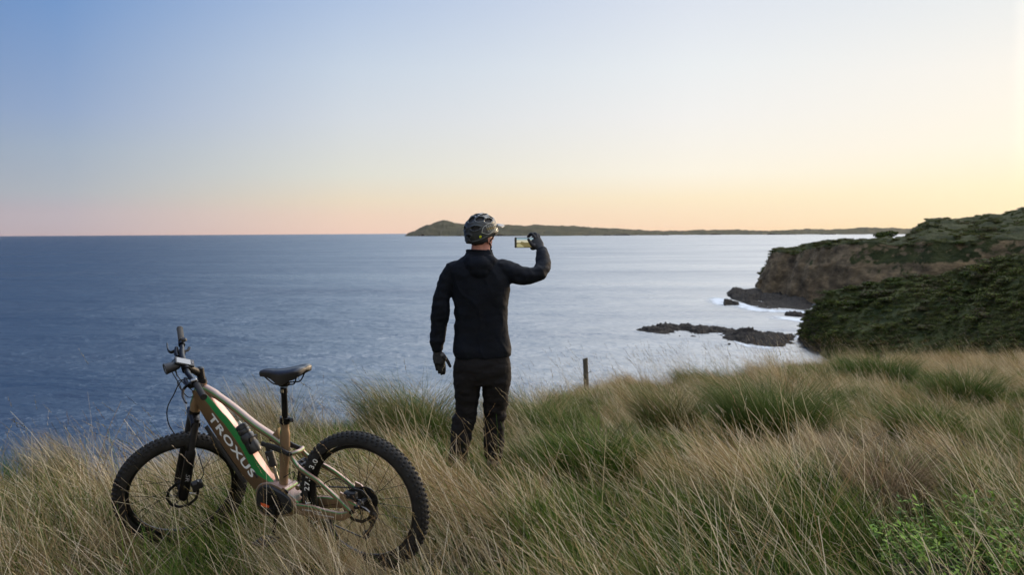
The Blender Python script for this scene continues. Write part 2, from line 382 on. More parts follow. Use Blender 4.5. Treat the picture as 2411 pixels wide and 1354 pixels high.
# ================================================================== HEADLANDS
def loft(name, rows, mt, nu, nv, amp, fscale, keep0=False, label=None, bw=None, kind='structure', seed=0., hscale=1.):
    """rows: list of polylines (same number of 3-D points); resampled to nu x nv, displaced by noise"""
    A = np.array(rows, float)                              # nr x np x 3
    A = np.stack([smooth_path(r, 1)*0+r for r in A])
    nr, npn, _ = A.shape
    # resample along each polyline
    u = np.linspace(0, npn-1, nu); B = np.zeros((nr, nu, 3))
    for r in range(nr):
        for c in range(3): B[r, :, c] = np.interp(u, np.arange(npn), A[r, :, c])
    v = np.linspace(0, nr-1, nv); C = np.zeros((nv, nu, 3))
    for k in range(nu):
        for c in range(3): C[:, k, c] = np.interp(v, np.arange(nr), B[:, k, c])
    du = np.gradient(C, axis=1); dv = np.gradient(C, axis=0); nn = np.cross(du, dv); nn /= np.linalg.norm(nn, axis=2)[..., None]+1e-9
    for i in range(nv):
        for k in range(nu):
            p = C[i, k]; d = fbm(p[0]*fscale+seed, p[1]*fscale, p[2]*fscale*hscale, 6)*amp*min(1., .12+k/nu*16)
            C[i, k] += nn[i, k]*d
    o = bpy.data.objects.new(name, mesh_data(name, C.reshape(-1, 3), grid_faces(nv, nu))); COL.objects.link(o)
    o.data.materials.append(mt); tag(o, label, None, None, kind); return o, C
GREEN = ((.010, .018, .006), (.028, .042, .012))
M_cliff = rock_mat('cliff_rock', (.07, .054, .034), (.18, .133, .078), (.36, .26, .145), .16, ((.022, .030, .009), (.050, .056, .018)), 2.0, .57)
GREEN2 = ((.026, .036, .010), (.070, .076, .022))
M_hill = rock_mat('scrub_soil', (.04, .034, .02), (.075, .06, .038), (.11, .085, .055), .12, GREEN2, 1.2, .34)
# --- near scrub slope (right, 100-270 m)
hp = [1872, 1885, 1900, 1930, 1980, 2060, 2180, 2300, 2411, 2600, 2900]
hd = [274, 270, 268, 264, 258, 250, 236, 218, 195, 165, 130]
hy = [806, 780, 748, 710, 680, 664, 652, 629, 604, 566, 530]
fd = [272, 264, 255, 235, 218, 205, 190, 168, 150, 125, 95]
fz = [-32, -32, -31.5, -31, -29, -27, -24, -21, -18.5, -16, -12]
ridgeA = [W(p, y, d) for p, y, d in zip(hp, hy, hd)]
frontA = [np.array([ray(p, 800)[0]*d, d, z]) for p, d, z in zip(hp, fd, fz)]
midA = [(a*.5+b*.5)+np.array([0, 0, 1.2*min(1, i/3)]) for i, (a, b) in enumerate(zip(ridgeA, frontA))]
gullyA = [np.array([f[0]*.8, f[1]*.78, -33.]) for f in frontA]
backA = [np.array([r[0]*1.04, r[1]+22, max(-34, r[2]-6 if i > 6 else -34)]) for i, r in enumerate(ridgeA)]
back2A = [np.array([r[0]*1.1, r[1]+55, -34.]) for r in ridgeA]
hillA, CA = loft('hill', [gullyA, frontA, midA, ridgeA, backA, back2A], M_hill, 220, 90, 3.0, .06, label='near scrub covered slope falling to the cove')
# --- cliff headland and the hill behind it
bp = [1786, 1791, 1802, 1815, 1832, 1870, 1930, 2000, 2080, 2140, 2165, 2190, 2280, 2350, 2411, 2600, 2900]
bf = [462, 458, 454, 448, 440, 420, 398, 378, 366, 358, 355, 352, 345, 340, 335, 320, 300]
by = [700, 672, 634, 606, 596, 590, 583, 578, 572, 570, 568, 567, 566, 564, 560, 555, 545]
ry = [702, 674, 636, 606, 594, 586, 579, 573, 566, 560, 530, 519, 511, 503, 488, 462, 430]
rd = [470, 472, 474, 480, 500, 510, 510, 510, 520, 545, 590, 620, 620, 610, 590, 560, 520]
footB = [np.array([ray(p, 720)[0]*d, d, -32.]) for p, d in zip(bp, bf)]
rimB = [W(p, y, d+16) for p, y, d in zip(bp, by, bf)]
foot2B = [a*.80+b*.20+np.array([0, -1.0, -2.5]) for a, b in zip(footB, rimB)]
midB = [a*.30+b*.70+np.array([0, -3.0, 0]) for a, b in zip(footB, rimB)]
rim2B = [a*.75+b*.25+np.array([0, 0, .5]) for a, b in zip(rimB, [W(p, y, d) for p, y, d in zip(bp, ry, rd)])]
ridgeB = [W(p, y, d) for p, y, d in zip(bp, ry, rd)]
backB = [np.array([r[0]*(r[1]+120)/r[1], r[1]+120, -34.]) for r in ridgeB]
headB, CB = loft('sea_cliff', [footB, foot2B, midB, rimB, rim2B, ridgeB, backB], M_cliff, 420, 130, 6.5, .045, label='brown rock headland with a green top at the far side of the cove', seed=3.7, hscale=.6)
# --- long island and low coast on the horizon (8-9 km)
ip = [953, 960, 975, 1005, 1022, 1033, 1044, 1058, 1075, 1110, 1190, 1300, 1380, 1440, 1480, 1520, 1600, 1650, 1700, 1780, 1870, 1900, 1960, 2010, 2050, 2090, 2145, 2300, 2500]
iy = [555, 551, 545, 529, 525, 522, 520, 522, 526, 528, 530, 531, 535, 538, 541, 544, 545.5, 543.5, 543.5, 546, 545.5, 543, 545, 543.5, 541, 542.5, 544, 544, 543]
isd = [8300]*12+[8400, 8500, 8600, 8700, 8800, 8900, 9000, 9100]+[9200]*9
iy = [y-min(5, max(0, (p-1480)*.0075)) for p, y in zip(ip, iy)]
ridI = [W(p, y, d+900) for p, y, d in zip(ip, iy, isd)]
fI = []
for k, (p, y) in enumerate(zip(ip, iy)):
    b = sea_pt(p, float(np.interp(p, [950, 1300, 1700, 2500], [556.4, 556, 553, 551.5])), -31.); fI.append(b)
mI = [a*.45+b*.55+np.array([0, 0, (b[2]-a[2])*.25]) for a, b in zip(fI, ridI)]
bI = [np.array([r[0]*1.06, r[1]*1.12, -40.]) for r in ridI]
M_isl = rock_mat('island_rock', (.065, .036, .028), (.095, .05, .04), (.13, .07, .055), .006, ((.035, .036, .014), (.055, .05, .022)), 12, .40)
isl, CI = loft('island', [fI, mI, ridI, bI], M_isl, 900, 22, 34, .008, label='long low island on the horizon', seed=9.)
# ---------------------------------------------------------------- rocks in the water
M_rock = rock_mat('wet_rock', (.018, .015, .013), (.035, .029, .024), (.07, .058, .045), .9, None, .25)
def rock_patch(name, back, front, h, label, cat='rocks', group=None, seed=0., nu=170, nv=42, base=.30):
    """back/front: pixel lines on the sea surface; rough low rock shelf between them"""
    n = nu; u = np.linspace(0, 1, n)
    bx = np.array([p for p, q in back]); byy = np.array([q for p, q in back]); fx = np.array([p for p, q in front]); fy = np.array([q for p, q in front])
    px = np.linspace(max(bx[0], fx[0]), min(bx[-1], fx[-1]), n); V = []
    for i, p in enumerate(px):
        yb = np.interp(p, bx, byy); yf = np.interp(p, fx, fy); a = sea_pt(p, yb); b = sea_pt(p, yf)
        for k in range(nv):
            t = k/(nv-1); q = a*(1-t)+b*t
            e = min(1, 3.2*min(t, 1-t))*min(1, 12*min(u[i], 1-u[i])+.0)
            f = fbm(q[0]*.10+seed, q[1]*.05, 0, 3)+.38*abs(fbm(q[0]*.45+seed, q[1]*.25, 5, 4))+.25*fbm(q[0]*1.6, q[1]*.9, 2, 3)
            z = -30+h*(e*(.55+1.9*f)-base)
            V.append((q[0]+.8*nz(q[0]*.4, q[1]*.4), q[1]+1.5*nz(q[0]*.3, q[1]*.3, 4), z))
    o = bpy.data.objects.new(name, mesh_data(name, V, grid_faces(n, nv))); COL.objects.link(o); o.data.materials.append(M_rock)
    tag(o, label, cat, group); return o
rock_patch('rock_reef', [(1483, 774), (1510, 769), (1570, 766), (1649, 762), (1689, 765), (1749, 773), (1789, 781), (1849, 785), (1895, 783)],
           [(1483, 778), (1546, 787), (1609, 798), (1641, 800), (1681, 791), (1713, 806), (1753, 816), (1789, 822), (1829, 826), (1895, 820)], 2.3,
           'long dark wave-washed reef lying low in the cove, nearest the grass', seed=1.)
rock_patch('rock_shelf', [(1708, 690), (1729, 684), (1777, 678), (1830, 676), (1915, 676)],
           [(1708, 693), (1725, 706), (1745, 712), (1769, 724), (1809, 729), (1849, 728), (1915, 735)], 3.0,
           'dark tidal rock shelf at the foot of the brown cliff', seed=5., base=.05)
rock_patch('sea_rock', [(1703, 714), (1740, 712)], [(1703, 721), (1740, 721)], 2.4, 'small dark rock in the surf just off the tidal shelf', 'rock', seed=8., nu=40, nv=16)
rock_patch('sea_rock', [(1572, 791), (1602, 789)], [(1572, 797), (1602, 797)], 1.8, 'small low rock in the water just in front of the reef, left of its middle', 'rock', seed=11., nu=40, nv=14)
rock_patch('sea_rock', [(1702, 809), (1720, 808)], [(1702, 814), (1720, 814)], 1.4, 'tiny dark rock in the water in front of the reef, nearest the grass edge', 'rock', seed=13., nu=30, nv=12)
rock_patch('rock_shelf', [(1846, 739), (1910, 738)], [(1846, 745), (1910, 750)], 1.8, 'thin strip of dark rock in the cove under the scrub slope', seed=14., nu=80, nv=16)
# foam sheet around the rocks
def build_foam():
    m, t, p, out = mat_new('sea_foam'); L = t.links.new; n = t.nodes.new
    p.inputs['Base Color'].default_value = (.75, .78, .8, 1); p.inputs['Roughness'].default_value = .9
    a = n('ShaderNodeAttribute'); a.attribute_name = 'foam'
    tc = n('ShaderNodeTexCoord'); mp = n('ShaderNodeMapping'); mp.inputs['Scale'].default_value = (.28, .13, 1); L(tc.outputs['Object'], mp.inputs[0])
    no = n('ShaderNodeTexNoise'); no.inputs['Scale'].default_value = 1; no.inputs['Detail'].default_value = 8; no.inputs['Roughness'].default_value = .7; L(mp.outputs[0], no.inputs[0])
    ad = n('ShaderNodeMath'); ad.operation = 'ADD'; L(a.outputs['Fac'], ad.inputs[0]); L(no.outputs[0], ad.inputs[1])
    mr = n('ShaderNodeMapRange'); mr.inputs[1].default_value = .92; mr.inputs[2].default_value = 1.18; mr.inputs[4].default_value = .9; L(ad.outputs[0], mr.inputs[0])
    tr = n('ShaderNodeBsdfTransparent'); mx = n('ShaderNodeMixShader'); L(mr.outputs[0], mx.inputs[0]); L(tr.outputs[0], mx.inputs[1]); L(p.outputs[0], mx.inputs[2]); L(mx.outputs[0], out.inputs[0])
    lines = [([(1480, 779), (1546, 785), (1609, 797), (1660, 797), (1690, 789), (1713, 803), (1753, 813), (1800, 819)], 2.6), ([(1690, 704), (1700, 716), (1745, 716), (1769, 727), (1809, 732), (1870, 734), (1900, 742)], 5.),
             ([(1560, 798), (1610, 799), (1650, 805)], 2.5), ([(1695, 815), (1730, 816)], 2.), ([(1700, 777), (1760, 786), (1850, 798), (1890, 790)], 2.4), ([(1850, 750), (1895, 756)], 5.)]
    S = []
    for l, w in lines:
        q = smooth_path([sea_pt(*c)[:2] for c in l], 6); S += [(x, y, w) for x, y in q]
    S = np.array(S)
    xs = np.arange(60, 160, 1.2); ys = np.arange(225, 470, 2.5); X, Y = np.meshgrid(xs, ys)
    dd = np.full(X.shape, 9e9)
    for x, y, w in S: dd = np.minimum(dd, np.sqrt((X-x)**2+((Y-y)*.55)**2)/w)
    fm = np.clip(1-dd*.42, 0, 1)*.78
    o = bpy.data.objects.new('foam', mesh_data('foam', np.stack([X, Y, np.full(X.shape, -29.93)], -1).reshape(-1, 3), grid_faces(len(ys), len(xs)))); COL.objects.link(o)
    at = o.data.attributes.new('foam', 'FLOAT', 'POINT'); at.data.foreach_set('value', fm.astype(np.float32).ravel())
    o.data.materials.append(m); tag(o, 'white foam washing round the rocks', 'foam', None, 'stuff')
build_foam()
# ================================================================== INSTANCED VEGETATION
def add_cols(me, cols):
    at = me.color_attributes.new('col', 'FLOAT_COLOR', 'CORNER' if False else 'POINT')
    at.data.foreach_set('color', np.asarray(cols, np.float32).ravel())
def blade_mesh(name, blades, mt, seg=5):
    """blades: list of dict(base, az, lean0, lean1, L, w, col, seed)"""
    V = []; F = []; C = []
    for b in blades:
        p = np.array([b['x'], b['y'], 0.]); n0 = len(V); L = b['L']/seg
        side = np.array([math.cos(b['tw']), math.sin(b['tw']), 0.])
        for k in range(seg+1):
            t = k/seg; w = b['w']*(1-t*.85 if not b.get('stem') else 1-.4*t)*.5
            V += [p-side*w, p+side*w]; C += [b['col'], b['col']]
            ln = b['l0']+(b['l1']-b['l0'])*t**1.2; a = b['az']+b.get('curl', 0)*t
            p = p+L*np.array([math.sin(ln)*math.cos(a), math.sin(ln)*math.sin(a), math.cos(ln)])
        for k in range(seg): F.append((n0+2*k, n0+2*k+1, n0+2*k+3, n0+2*k+2))
        if b.get('seed'):
            d = np.array([math.sin(ln)*math.cos(a), math.sin(ln)*math.sin(a), math.cos(ln)]); hl = b['seed']
            sc = tuple(np.array(b['col'][:3])*.95)+(1,)
            for q in range(7):
                c0 = p-d*hl*.2+d*hl*(q/6)*1.2; r = .0024*(1-abs(q/6-.4))*b.get('sw', 1.)
                s2 = np.cross(d, (math.cos(q*2.1), math.sin(q*2.1), .3)); s2 /= np.linalg.norm(s2)+1e-6
                n1 = len(V); V += [c0-s2*r, c0+d*hl*.22+s2*r*1.8, c0+d*hl*.3, c0+s2*r]; C += [sc]*4; F.append((n1, n1+1, n1+2, n1+3))
    me = mesh_data(name, V, F); add_cols(me, C); me.materials.append(mt)
    return bpy.data.objects.new(name, me)
DRY = [(.36, .265, .13), (.47, .37, .21), (.165, .115, .055), (.72, .60, .40), (.08, .055, .03), (.39, .265, .13), (.26, .23, .10)]
GRN = [(.042, .085, .012), (.070, .135, .018), (.022, .048, .008), (.13, .20, .028), (.16, .19, .04), (.014, .030, .006)]
BRN = [(.13, .09, .05), (.20, .145, .08), (.30, .23, .14), (.08, .055, .03), (.16, .13, .07)]
def jit(c, a=.18):
    f = 1+random.uniform(-a, a); return (c[0]*f*random.uniform(.95, 1.05), c[1]*f, c[2]*f*random.uniform(.9, 1.1), 1)
def dry_clump(i, n=36, R=.11, pal=DRY, L=(.28, .72), lean=(.25, .75), w=(.0018, .0060), spread=.36, seedp=.12, tip=.38, gmix=.08):
    B = []
    for k in range(n):
        r = R*math.sqrt(random.random()); a = random.uniform(0, 6.28); l0 = random.uniform(*lean)
        green = random.random() < gmix; ll = random.uniform(*L)
        B.append(dict(x=r*math.cos(a), y=r*math.sin(a), az=math.pi+random.gauss(.0, spread), l0=l0*.78, l1=min(1.75, l0+random.uniform(.05, tip)), L=ll, w=random.uniform(*w), tw=random.gauss(0, .5), curl=random.gauss(0, .14),
                      col=jit(random.choice(GRN if green else pal)), seed=(random.uniform(.05, .11) if random.random() < seedp and ll > .5 else 0), stem=True))
    return B
def green_clump(i, n=60, R=.17, pal=GRN, L=(.12, .36), w=(.003, .0085)):
    B = []
    for k in range(n):
        r = R*math.sqrt(random.random()); a = random.uniform(0, 6.28)
        B.append(dict(x=r*math.cos(a), y=r*math.sin(a), az=random.choice([math.pi+random.gauss(0, .8), random.uniform(0, 6.28)]), l0=random.uniform(.05, .5), l1=random.uniform(.7, 2.0), L=random.uniform(*L), w=random.uniform(*w), tw=random.uniform(0, 3.14), curl=random.gauss(0, .4), col=jit(random.choice(pal), .25)))
    return B
def thatch_clump(i, n=55, R=.2):
    B = []
    for k in range(n):
        r = R*math.sqrt(random.random()); a = random.uniform(0, 6.28)
        B.append(dict(x=r*math.cos(a), y=r*math.sin(a), az=random.uniform(0, 6.28), l0=random.uniform(.5, 1.2), l1=random.uniform(1.3, 2.0), L=random.uniform(.15, .4), w=random.uniform(.002, .0045), tw=random.uniform(0, 3.14), curl=random.gauss(0, .7), col=jit(random.choice(BRN+DRY[:2]), .25)))
    return B
def proto_coll(name, obs):
    c = bpy.data.collections.new(name)
    for o in obs: c.objects.link(o)
    return c
def scatter(name, coll, P, rot, scl, idx, label, cat, kind='stuff', parent=None):
    P = np.asarray(P, np.float32)
    me = bpy.data.meshes.new(name); me.vertices.add(len(P)); me.vertices.foreach_set('co', P.ravel())
    a = me.attributes.new('rot', 'FLOAT_VECTOR', 'POINT'); a.data.foreach_set('vector', np.asarray(rot, np.float32).ravel())
    a = me.attributes.new('scl', 'FLOAT_VECTOR', 'POINT'); a.data.foreach_set('vector', np.asarray(scl, np.float32).ravel())
    a = me.attributes.new('idx', 'INT', 'POINT'); a.data.foreach_set('value', np.asarray(idx, np.int32))
    o = bpy.data.objects.new(name, me); COL.objects.link(o)
    g = bpy.data.node_groups.new(name+'_scatter', 'GeometryNodeTree')
    g.interface.new_socket('Geometry', in_out='INPUT', socket_type='NodeSocketGeometry'); g.interface.new_socket('Geometry', in_out='OUTPUT', socket_type='NodeSocketGeometry')
    n = g.nodes.new; gi = n('NodeGroupInput'); go = n('NodeGroupOutput'); ip_ = n('GeometryNodeInstanceOnPoints'); ci = n('GeometryNodeCollectionInfo')
    ci.inputs['Collection'].default_value = coll; ci.inputs['Separate Children'].default_value = True; ci.inputs['Reset Children'].default_value = True
    def na(nm, ty):
        q = n('GeometryNodeInputNamedAttribute'); q.data_type = ty; q.inputs['Name'].default_value = nm; return [s for s in q.outputs if s.enabled and s.name == 'Attribute'][0]
    L = g.links.new; L(gi.outputs[0], ip_.inputs['Points']); L(ci.outputs[0], ip_.inputs['Instance']); ip_.inputs['Pick Instance'].default_value = True
    L(na('idx', 'INT'), ip_.inputs['Instance Index']); L(na('scl', 'FLOAT_VECTOR'), ip_.inputs['Scale'])
    e = n('FunctionNodeEulerToRotation'); L(na('rot', 'FLOAT_VECTOR'), e.inputs[0]); L(e.outputs[0], ip_.inputs['Rotation'])
    L(ip_.outputs[0], go.inputs[0])
    md = o.modifiers.new('scatter', 'NODES'); md.node_group = g
    tag(o, label, cat, None, kind)
    if parent: o.parent = parent
    return o
protoD = proto_coll('dry_grass_clumps', [blade_mesh('dry%02d' % i, dry_clump(i, lean=[(.5, 1.0), (.7, 1.2), (.9, 1.45)][i % 3], pal=([DRY[1], DRY[3], DRY[0]] if i < 4 else [DRY[0], DRY[5], DRY[2], DRY[1]] if i < 7 else [DRY[2], DRY[4], DRY[6], DRY[5]]), gmix=(.03, .08, .2)[min(2, i//4)]), M_grass) for i in range(10)])
protoG = proto_coll('green_grass_clumps', [blade_mesh('green%02d' % i, green_clump(i, pal=random.sample(GRN, 3)), M_grass) for i in range(7)])
protoT = proto_coll('thatch_clumps', [blade_mesh('thatch%02d' % i, thatch_clump(i), M_grass) for i in range(5)])
# bike ground line, used to keep the grass low where the photo shows the wheels
BA, BB = np.array([-.71, 4.91]), np.array([-1.78, 5.40])
def seg_dist(x, y):
    d = BB-BA; t = np.clip(((x-BA[0])*d[0]+(y-BA[1])*d[1])/d.dot(d), 0, 1)
    return np.hypot(x-BA[0]-t*d[0], y-BA[1]-t*d[1])
def hmod(x, y):
    px = CX+FPX*x/np.maximum(y, 3)
    h = np.ones_like(x)
    h = np.minimum(h, np.where(x < -1.5, .85, .40)+.9*np.clip(seg_dist(x, y)-.12, 0, 1))
    m = (y < 5.3) & (x > -2.6) & (x < .1)
    h = np.where(m, np.minimum(h, np.where(x < -1.5, 1.0, .50)), h)
    h = np.minimum(h, .72+.6*np.clip(np.hypot(x+.23, y-7.0)-.3, 0, 1))
    return h
def patch_noise(x, y, s, seed): return np.array([fbm(a*s+seed, b*s*.8, 0, 3) for a, b in zip(x, y)])
def sample_field(n, y0, y1, powr=1.):
    """points over the visible wedge (and a margin), uniform in area"""
    out = []
    y = np.sqrt(rng.uniform(y0**2, y1**2, n*2)); x = rng.uniform(-.72, .78, n*2)*(y+1.0)
    px = CX+FPX*x/np.maximum(y, 3.5); ye = np.interp(px, EPX, ED)
    k = y < ye+rng.uniform(0, .9, len(y))
    return x[k][:n], y[k][:n]
def near_rear(x, y): return np.hypot(x-BA[0], y-BA[1])
X1, Y1 = sample_field(11000, 2.6, 9.5); X2, Y2 = sample_field(15000, 9.5, 20); X3, Y3 = sample_field(17000, 20, 37)
X = np.concatenate([X1, X2, X3]); Y = np.concatenate([Y1, Y2, Y3]); Z = ground_z(X, Y)-.01
pn = patch_noise(X, Y, .55, 3.); pn2 = patch_noise(X, Y, 1.6, 11.)
gp = pn+.5*pn2+.10*(Y < 6.5)                          # > 0 : greener patches
# green places read from the photo (px,py -> ground)
def at_ground(px, py, h=.2):
    lo = 3.
    for yy in np.arange(3, 45, .05):
        q = ray(px, py)*yy
        if q[2] < ground_z(q[0], yy)+h: return q
    return q
GS = [(40, 1090, .8), (330, 1180, .35), (1395, 1110, .55), (1560, 1200, .4), (1340, 1230, .5), (1180, 1290, .4), (1820, 960, .9), (2000, 1190, .9), (1700, 1290, .5), (2250, 1290, .8), (1250, 1060, .3), (1030, 1060, .5), (930, 1010, .6), (2050, 870, 1.2), (1600, 1030, .5), (2380, 1180, .6), (760, 1000, .5), (600, 1200, .5), (420, 1330, .3), (1450, 1320, .4), (1500, 1170, .4), (2200, 1100, .6), (1290, 960, .8)]
for px, py, r in GS:
    q = at_ground(px, py); gp += .75*np.exp(-((X-q[0])**2+((Y-q[1])*.6)**2)/(r*r))
TS = [(1050, 1290, .6), (1450, 1280, .5), (950, 1330, .5), (1900, 1250, .6), (1650, 1080, .7), (1480, 980, .8), (200, 1150, .5), (150, 1320, .5), (150, 1040, .5), (430, 1100, .6), (350, 1250, .5), (1100, 1200, .6), (1270, 1130, .4), (1750, 1150, .5), (650, 1300, .5), (2080, 1020, .9), (1650, 900, 1.5), (2300, 850, 2.5), (820, 960, .5), (1950, 830, 3.)]
for px, py, r in TS:
    q = at_ground(px, py); gp -= .65*np.exp(-((X-q[0])**2+((Y-q[1])*.6)**2)/(r*r))
PXG = CX+FPX*X/np.maximum(Y, 3.5); YEG = np.interp(PXG, EPX, ED)
hm = hmod(X, Y)*np.where(Y < 6.3, 1., np.interp(PXG, [0, 500, 620, 1300, 1500], [.46, .46, .78, .76, .70])); hm = hm*np.where(YEG-Y < 1.2, .8, 1.); hm2 = 1+.5*patch_noise(X, Y, .9, 23.)
u = rng.random(len(X))
TU = [(1815, 1045, .8), (1395, 1130, .45), (2080, 1190, .35), (2060, 900, 1.3), (1000, 1000, .5), (1570, 1010, .6), (2270, 950, .9), (2170, 1040, .6), (1310, 1030, .4), (1640, 915, .9), (2300, 1352, .42)]
drop = np.zeros(len(X), bool)
for px, py, r in TU:
    q = at_ground(px, py, .05); dx = (X-q[0])/r; dy = (Y-q[1])/r
    drop |= (dx*dx+dy*dy < 1) & (rng.random(len(X)) < .85)
    hm = np.where((np.abs(dx) < 1.1) & (dy < 0) & (dy > -2.4), hm*.62, hm)
keep = ~drop; X, Y, Z, gp, hm, hm2 = (a_[keep] for a_ in (X, Y, Z, gp, hm, hm2))
hk = hummock(X, Y)
keep = rng.random(len(X)) < .42+1.1*hk; X, Y, Z, gp, hm, hm2, hk = (a_[keep] for a_ in (X, Y, Z, gp, hm, hm2, hk))
hm2 = hm2*(.54+.62*hk)
u = rng.random(len(X))
isdry = u < np.clip(.47-1.6*gp, .05, .98)*np.where(Y < 10, .85, .9)*(.25+1.35*hk); isg = (~isdry) & (rng.random(len(X)) < np.clip(.68+1.4*gp, .30, .97)); ist = (~isdry) & (~isg)
def sc3(n, h, lo, hi, wfac=1.): 
    s = rng.uniform(lo, hi, n)*h; return np.stack([s*wfac, s*wfac, s], -1)
def rot3(n, a=.5, free=False): return np.stack([rng.normal(0, .14, n), rng.normal(0, .18, n), rng.uniform(0, 6.28, n) if free else rng.normal(.0, a, n)-.15], -1)
dry_k = np.where(isdry)[0]
scatter('dry_grass', protoD, np.stack([X, Y, Z], -1)[dry_k], rot3(len(dry_k)), sc3(len(dry_k), hm[dry_k]*hm2[dry_k], .6, 1.15)*np.where(Y[dry_k] > 20, 1.25, 1.)[:, None], np.clip(((patch_noise(X[dry_k], Y[dry_k], .8, 41.)*1.7+.45)*10+rng.normal(0, 1.6, len(dry_k))).astype(int), 0, 9), 'long wind-blown dry tan grass leaning to the left over the clifftop', 'grass')
g_k = np.where(isg)[0]
scatter('green_grass', protoG, np.stack([X, Y, Z], -1)[g_k], rot3(len(g_k), .6), sc3(len(g_k), np.maximum(hm[g_k], .6), .65, 1.25), rng.integers(0, 7, len(g_k)), 'patches of green grass between the dry stems', 'grass')
t_k = np.where(ist | (rng.random(len(X)) < .25))[0]
scatter('dead_grass', protoT, np.stack([X, Y, Z], -1)[t_k], rot3(len(t_k), 1, True), sc3(len(t_k), np.maximum(hm[t_k], .6), .6, 1.1), rng.integers(0, 5, len(t_k)), 'matted brown dead grass near the ground', 'grass')
# wisps: sparse straight stems standing in everything, and crossed dead stems
protoW = proto_coll('wisps', [blade_mesh('wisp%02d' % i, dry_clump(i, n=9, R=.22, L=(.35, .8), lean=random.choice([(.4, .9), (.7, 1.2)]), w=(.002, .004), spread=.45 if i < 6 else 1.6, seedp=.25, tip=.3, gmix=.05, pal=[DRY[1], DRY[3], DRY[3], DRY[0], DRY[5]]), M_grass) for i in range(9)])
wk = np.where(rng.random(len(X)) < np.where(Y < 10, .30, .24))[0]
scatter('dry_grass', protoW, np.stack([X, Y, Z], -1)[wk]+np.stack([rng.normal(0, .1, len(wk)), rng.normal(0, .1, len(wk)), np.zeros(len(wk))], -1), rot3(len(wk), .45), sc3(len(wk), np.where(Y[wk] > 6.3, hm[wk], np.minimum(1., hm[wk]*1.5)), .7, 1.2), rng.integers(0, 9, len(wk)), 'single pale dry stems standing among the green and matted grass', 'grass')
# ---- tussocks: countable, each a thing
def tussock(px, py, r, h, pal, n, label, wd=(.003, .006), lean=.25, droop=(1.0, 2.2), dist=None, up=.25):
    q = at_ground(px, py, .05) if dist is None else np.array([ray(px, py)[0]*dist, dist, 0])
    B = []
    for k in range(n):
        rr = r*.45*math.sqrt(random.random()); a = random.uniform(0, 6.28); out = a+random.gauss(0, .5)
        if random.random() < lean: out = math.pi+random.gauss(0, .5)
        B.append(dict(x=rr*math.cos(a), y=rr*math.sin(a), az=out, l0=random.uniform(.0, up)+.5*rr/r, l1=random.uniform(*droop), L=random.uniform(.6, 1.25)*h*1.35, w=random.uniform(*wd), tw=random.uniform(0, 3.14), curl=random.gauss(0, .3), col=jit(random.choice(pal), .25)))
    o = blade_mesh('grass_tussock', B, M_grass, 7); COL.objects.link(o)
    o.location = (q[0], q[1], float(ground_z(q[0], q[1]))-.02); tag(o, label, 'tussock'); return o
OLV = [(.065, .10, .020), (.10, .13, .03), (.045, .075, .015), (.17, .17, .05)]
tussock(1815, 1045, .85, .66, OLV+GRN[:2]+[(.05, .08, .02)], 3600, 'large dark green tussock standing above the dry grass, centre right')
tussock(1395, 1130, .5, .42, GRN, 1800, 'bright green tussock right of the standing person')
tussock(2080, 1190, .40, .42, BRN+[(.26, .18, .11), (.40, .29, .18)], 1500, 'reddish brown dead tussock above the leafy weed', lean=.1)
tussock(30, 1110, .55, .42, OLV+GRN, 2000, 'green grass mound at the left edge of the clifftop', dist=7.6)
tussock(170, 1050, .5, .44, DRY[:4]+OLV[:1], 1700, 'pale wind-combed tussock at the cliff edge beside the green mound', wd=(.002, .0035), lean=.85, droop=(.5, 1.1), dist=7.9)
tussock(960, 960, .9, .5, OLV+DRY[:2], 2000, 'olive tussock on the cliff edge left of the standing person', lean=.5, dist=9.4)
tussock(1000, 1000, .6, .4, OLV+GRN[:3], 1500, 'low green tussock close behind the standing person, left side', lean=.5, dist=9.0)
tussock(1240, 950, .7, .5, OLV+DRY[:2], 1600, 'olive tussock on the cliff edge right of the standing person', lean=.5, dist=10.6)
tussock(640, 980, .6, .45, DRY[:4]+OLV[:2], 1600, 'tan and olive tussock on the cliff edge behind the saddle', wd=(.002, .004), lean=.7, droop=(.5, 1.3), dist=8.8)
tussock(2060, 900, 1.4, .55, GRN[:3]+OLV[:2], 2200, 'dark green tussock far back on the right of the clifftop', wd=(.006, .012), dist=19.)
tussock(1570, 1010, .55, .45, OLV+DRY[4:6], 1500, 'low olive tussock midway between the post and the large dark tussock', lean=.4)
tussock(2270, 950, .9, .5, OLV+GRN[:3], 1800, 'wide green tussock high up near the right edge of the grass', wd=(.005, .009))
tussock(2170, 1040, .55, .42, GRN[:4]+OLV, 1400, 'small green tussock between the reddish tussock and the right edge', lean=.4)
tussock(1310, 1030, .4, .36, OLV+GRN[:2], 1200, 'small olive tussock just right of the standing person\'s knees', lean=.5)
tussock(1640, 915, .9, .45, OLV+DRY[5:], 1500, 'far olive tussock on the slope right of the post', wd=(.005, .009), lean=.5)
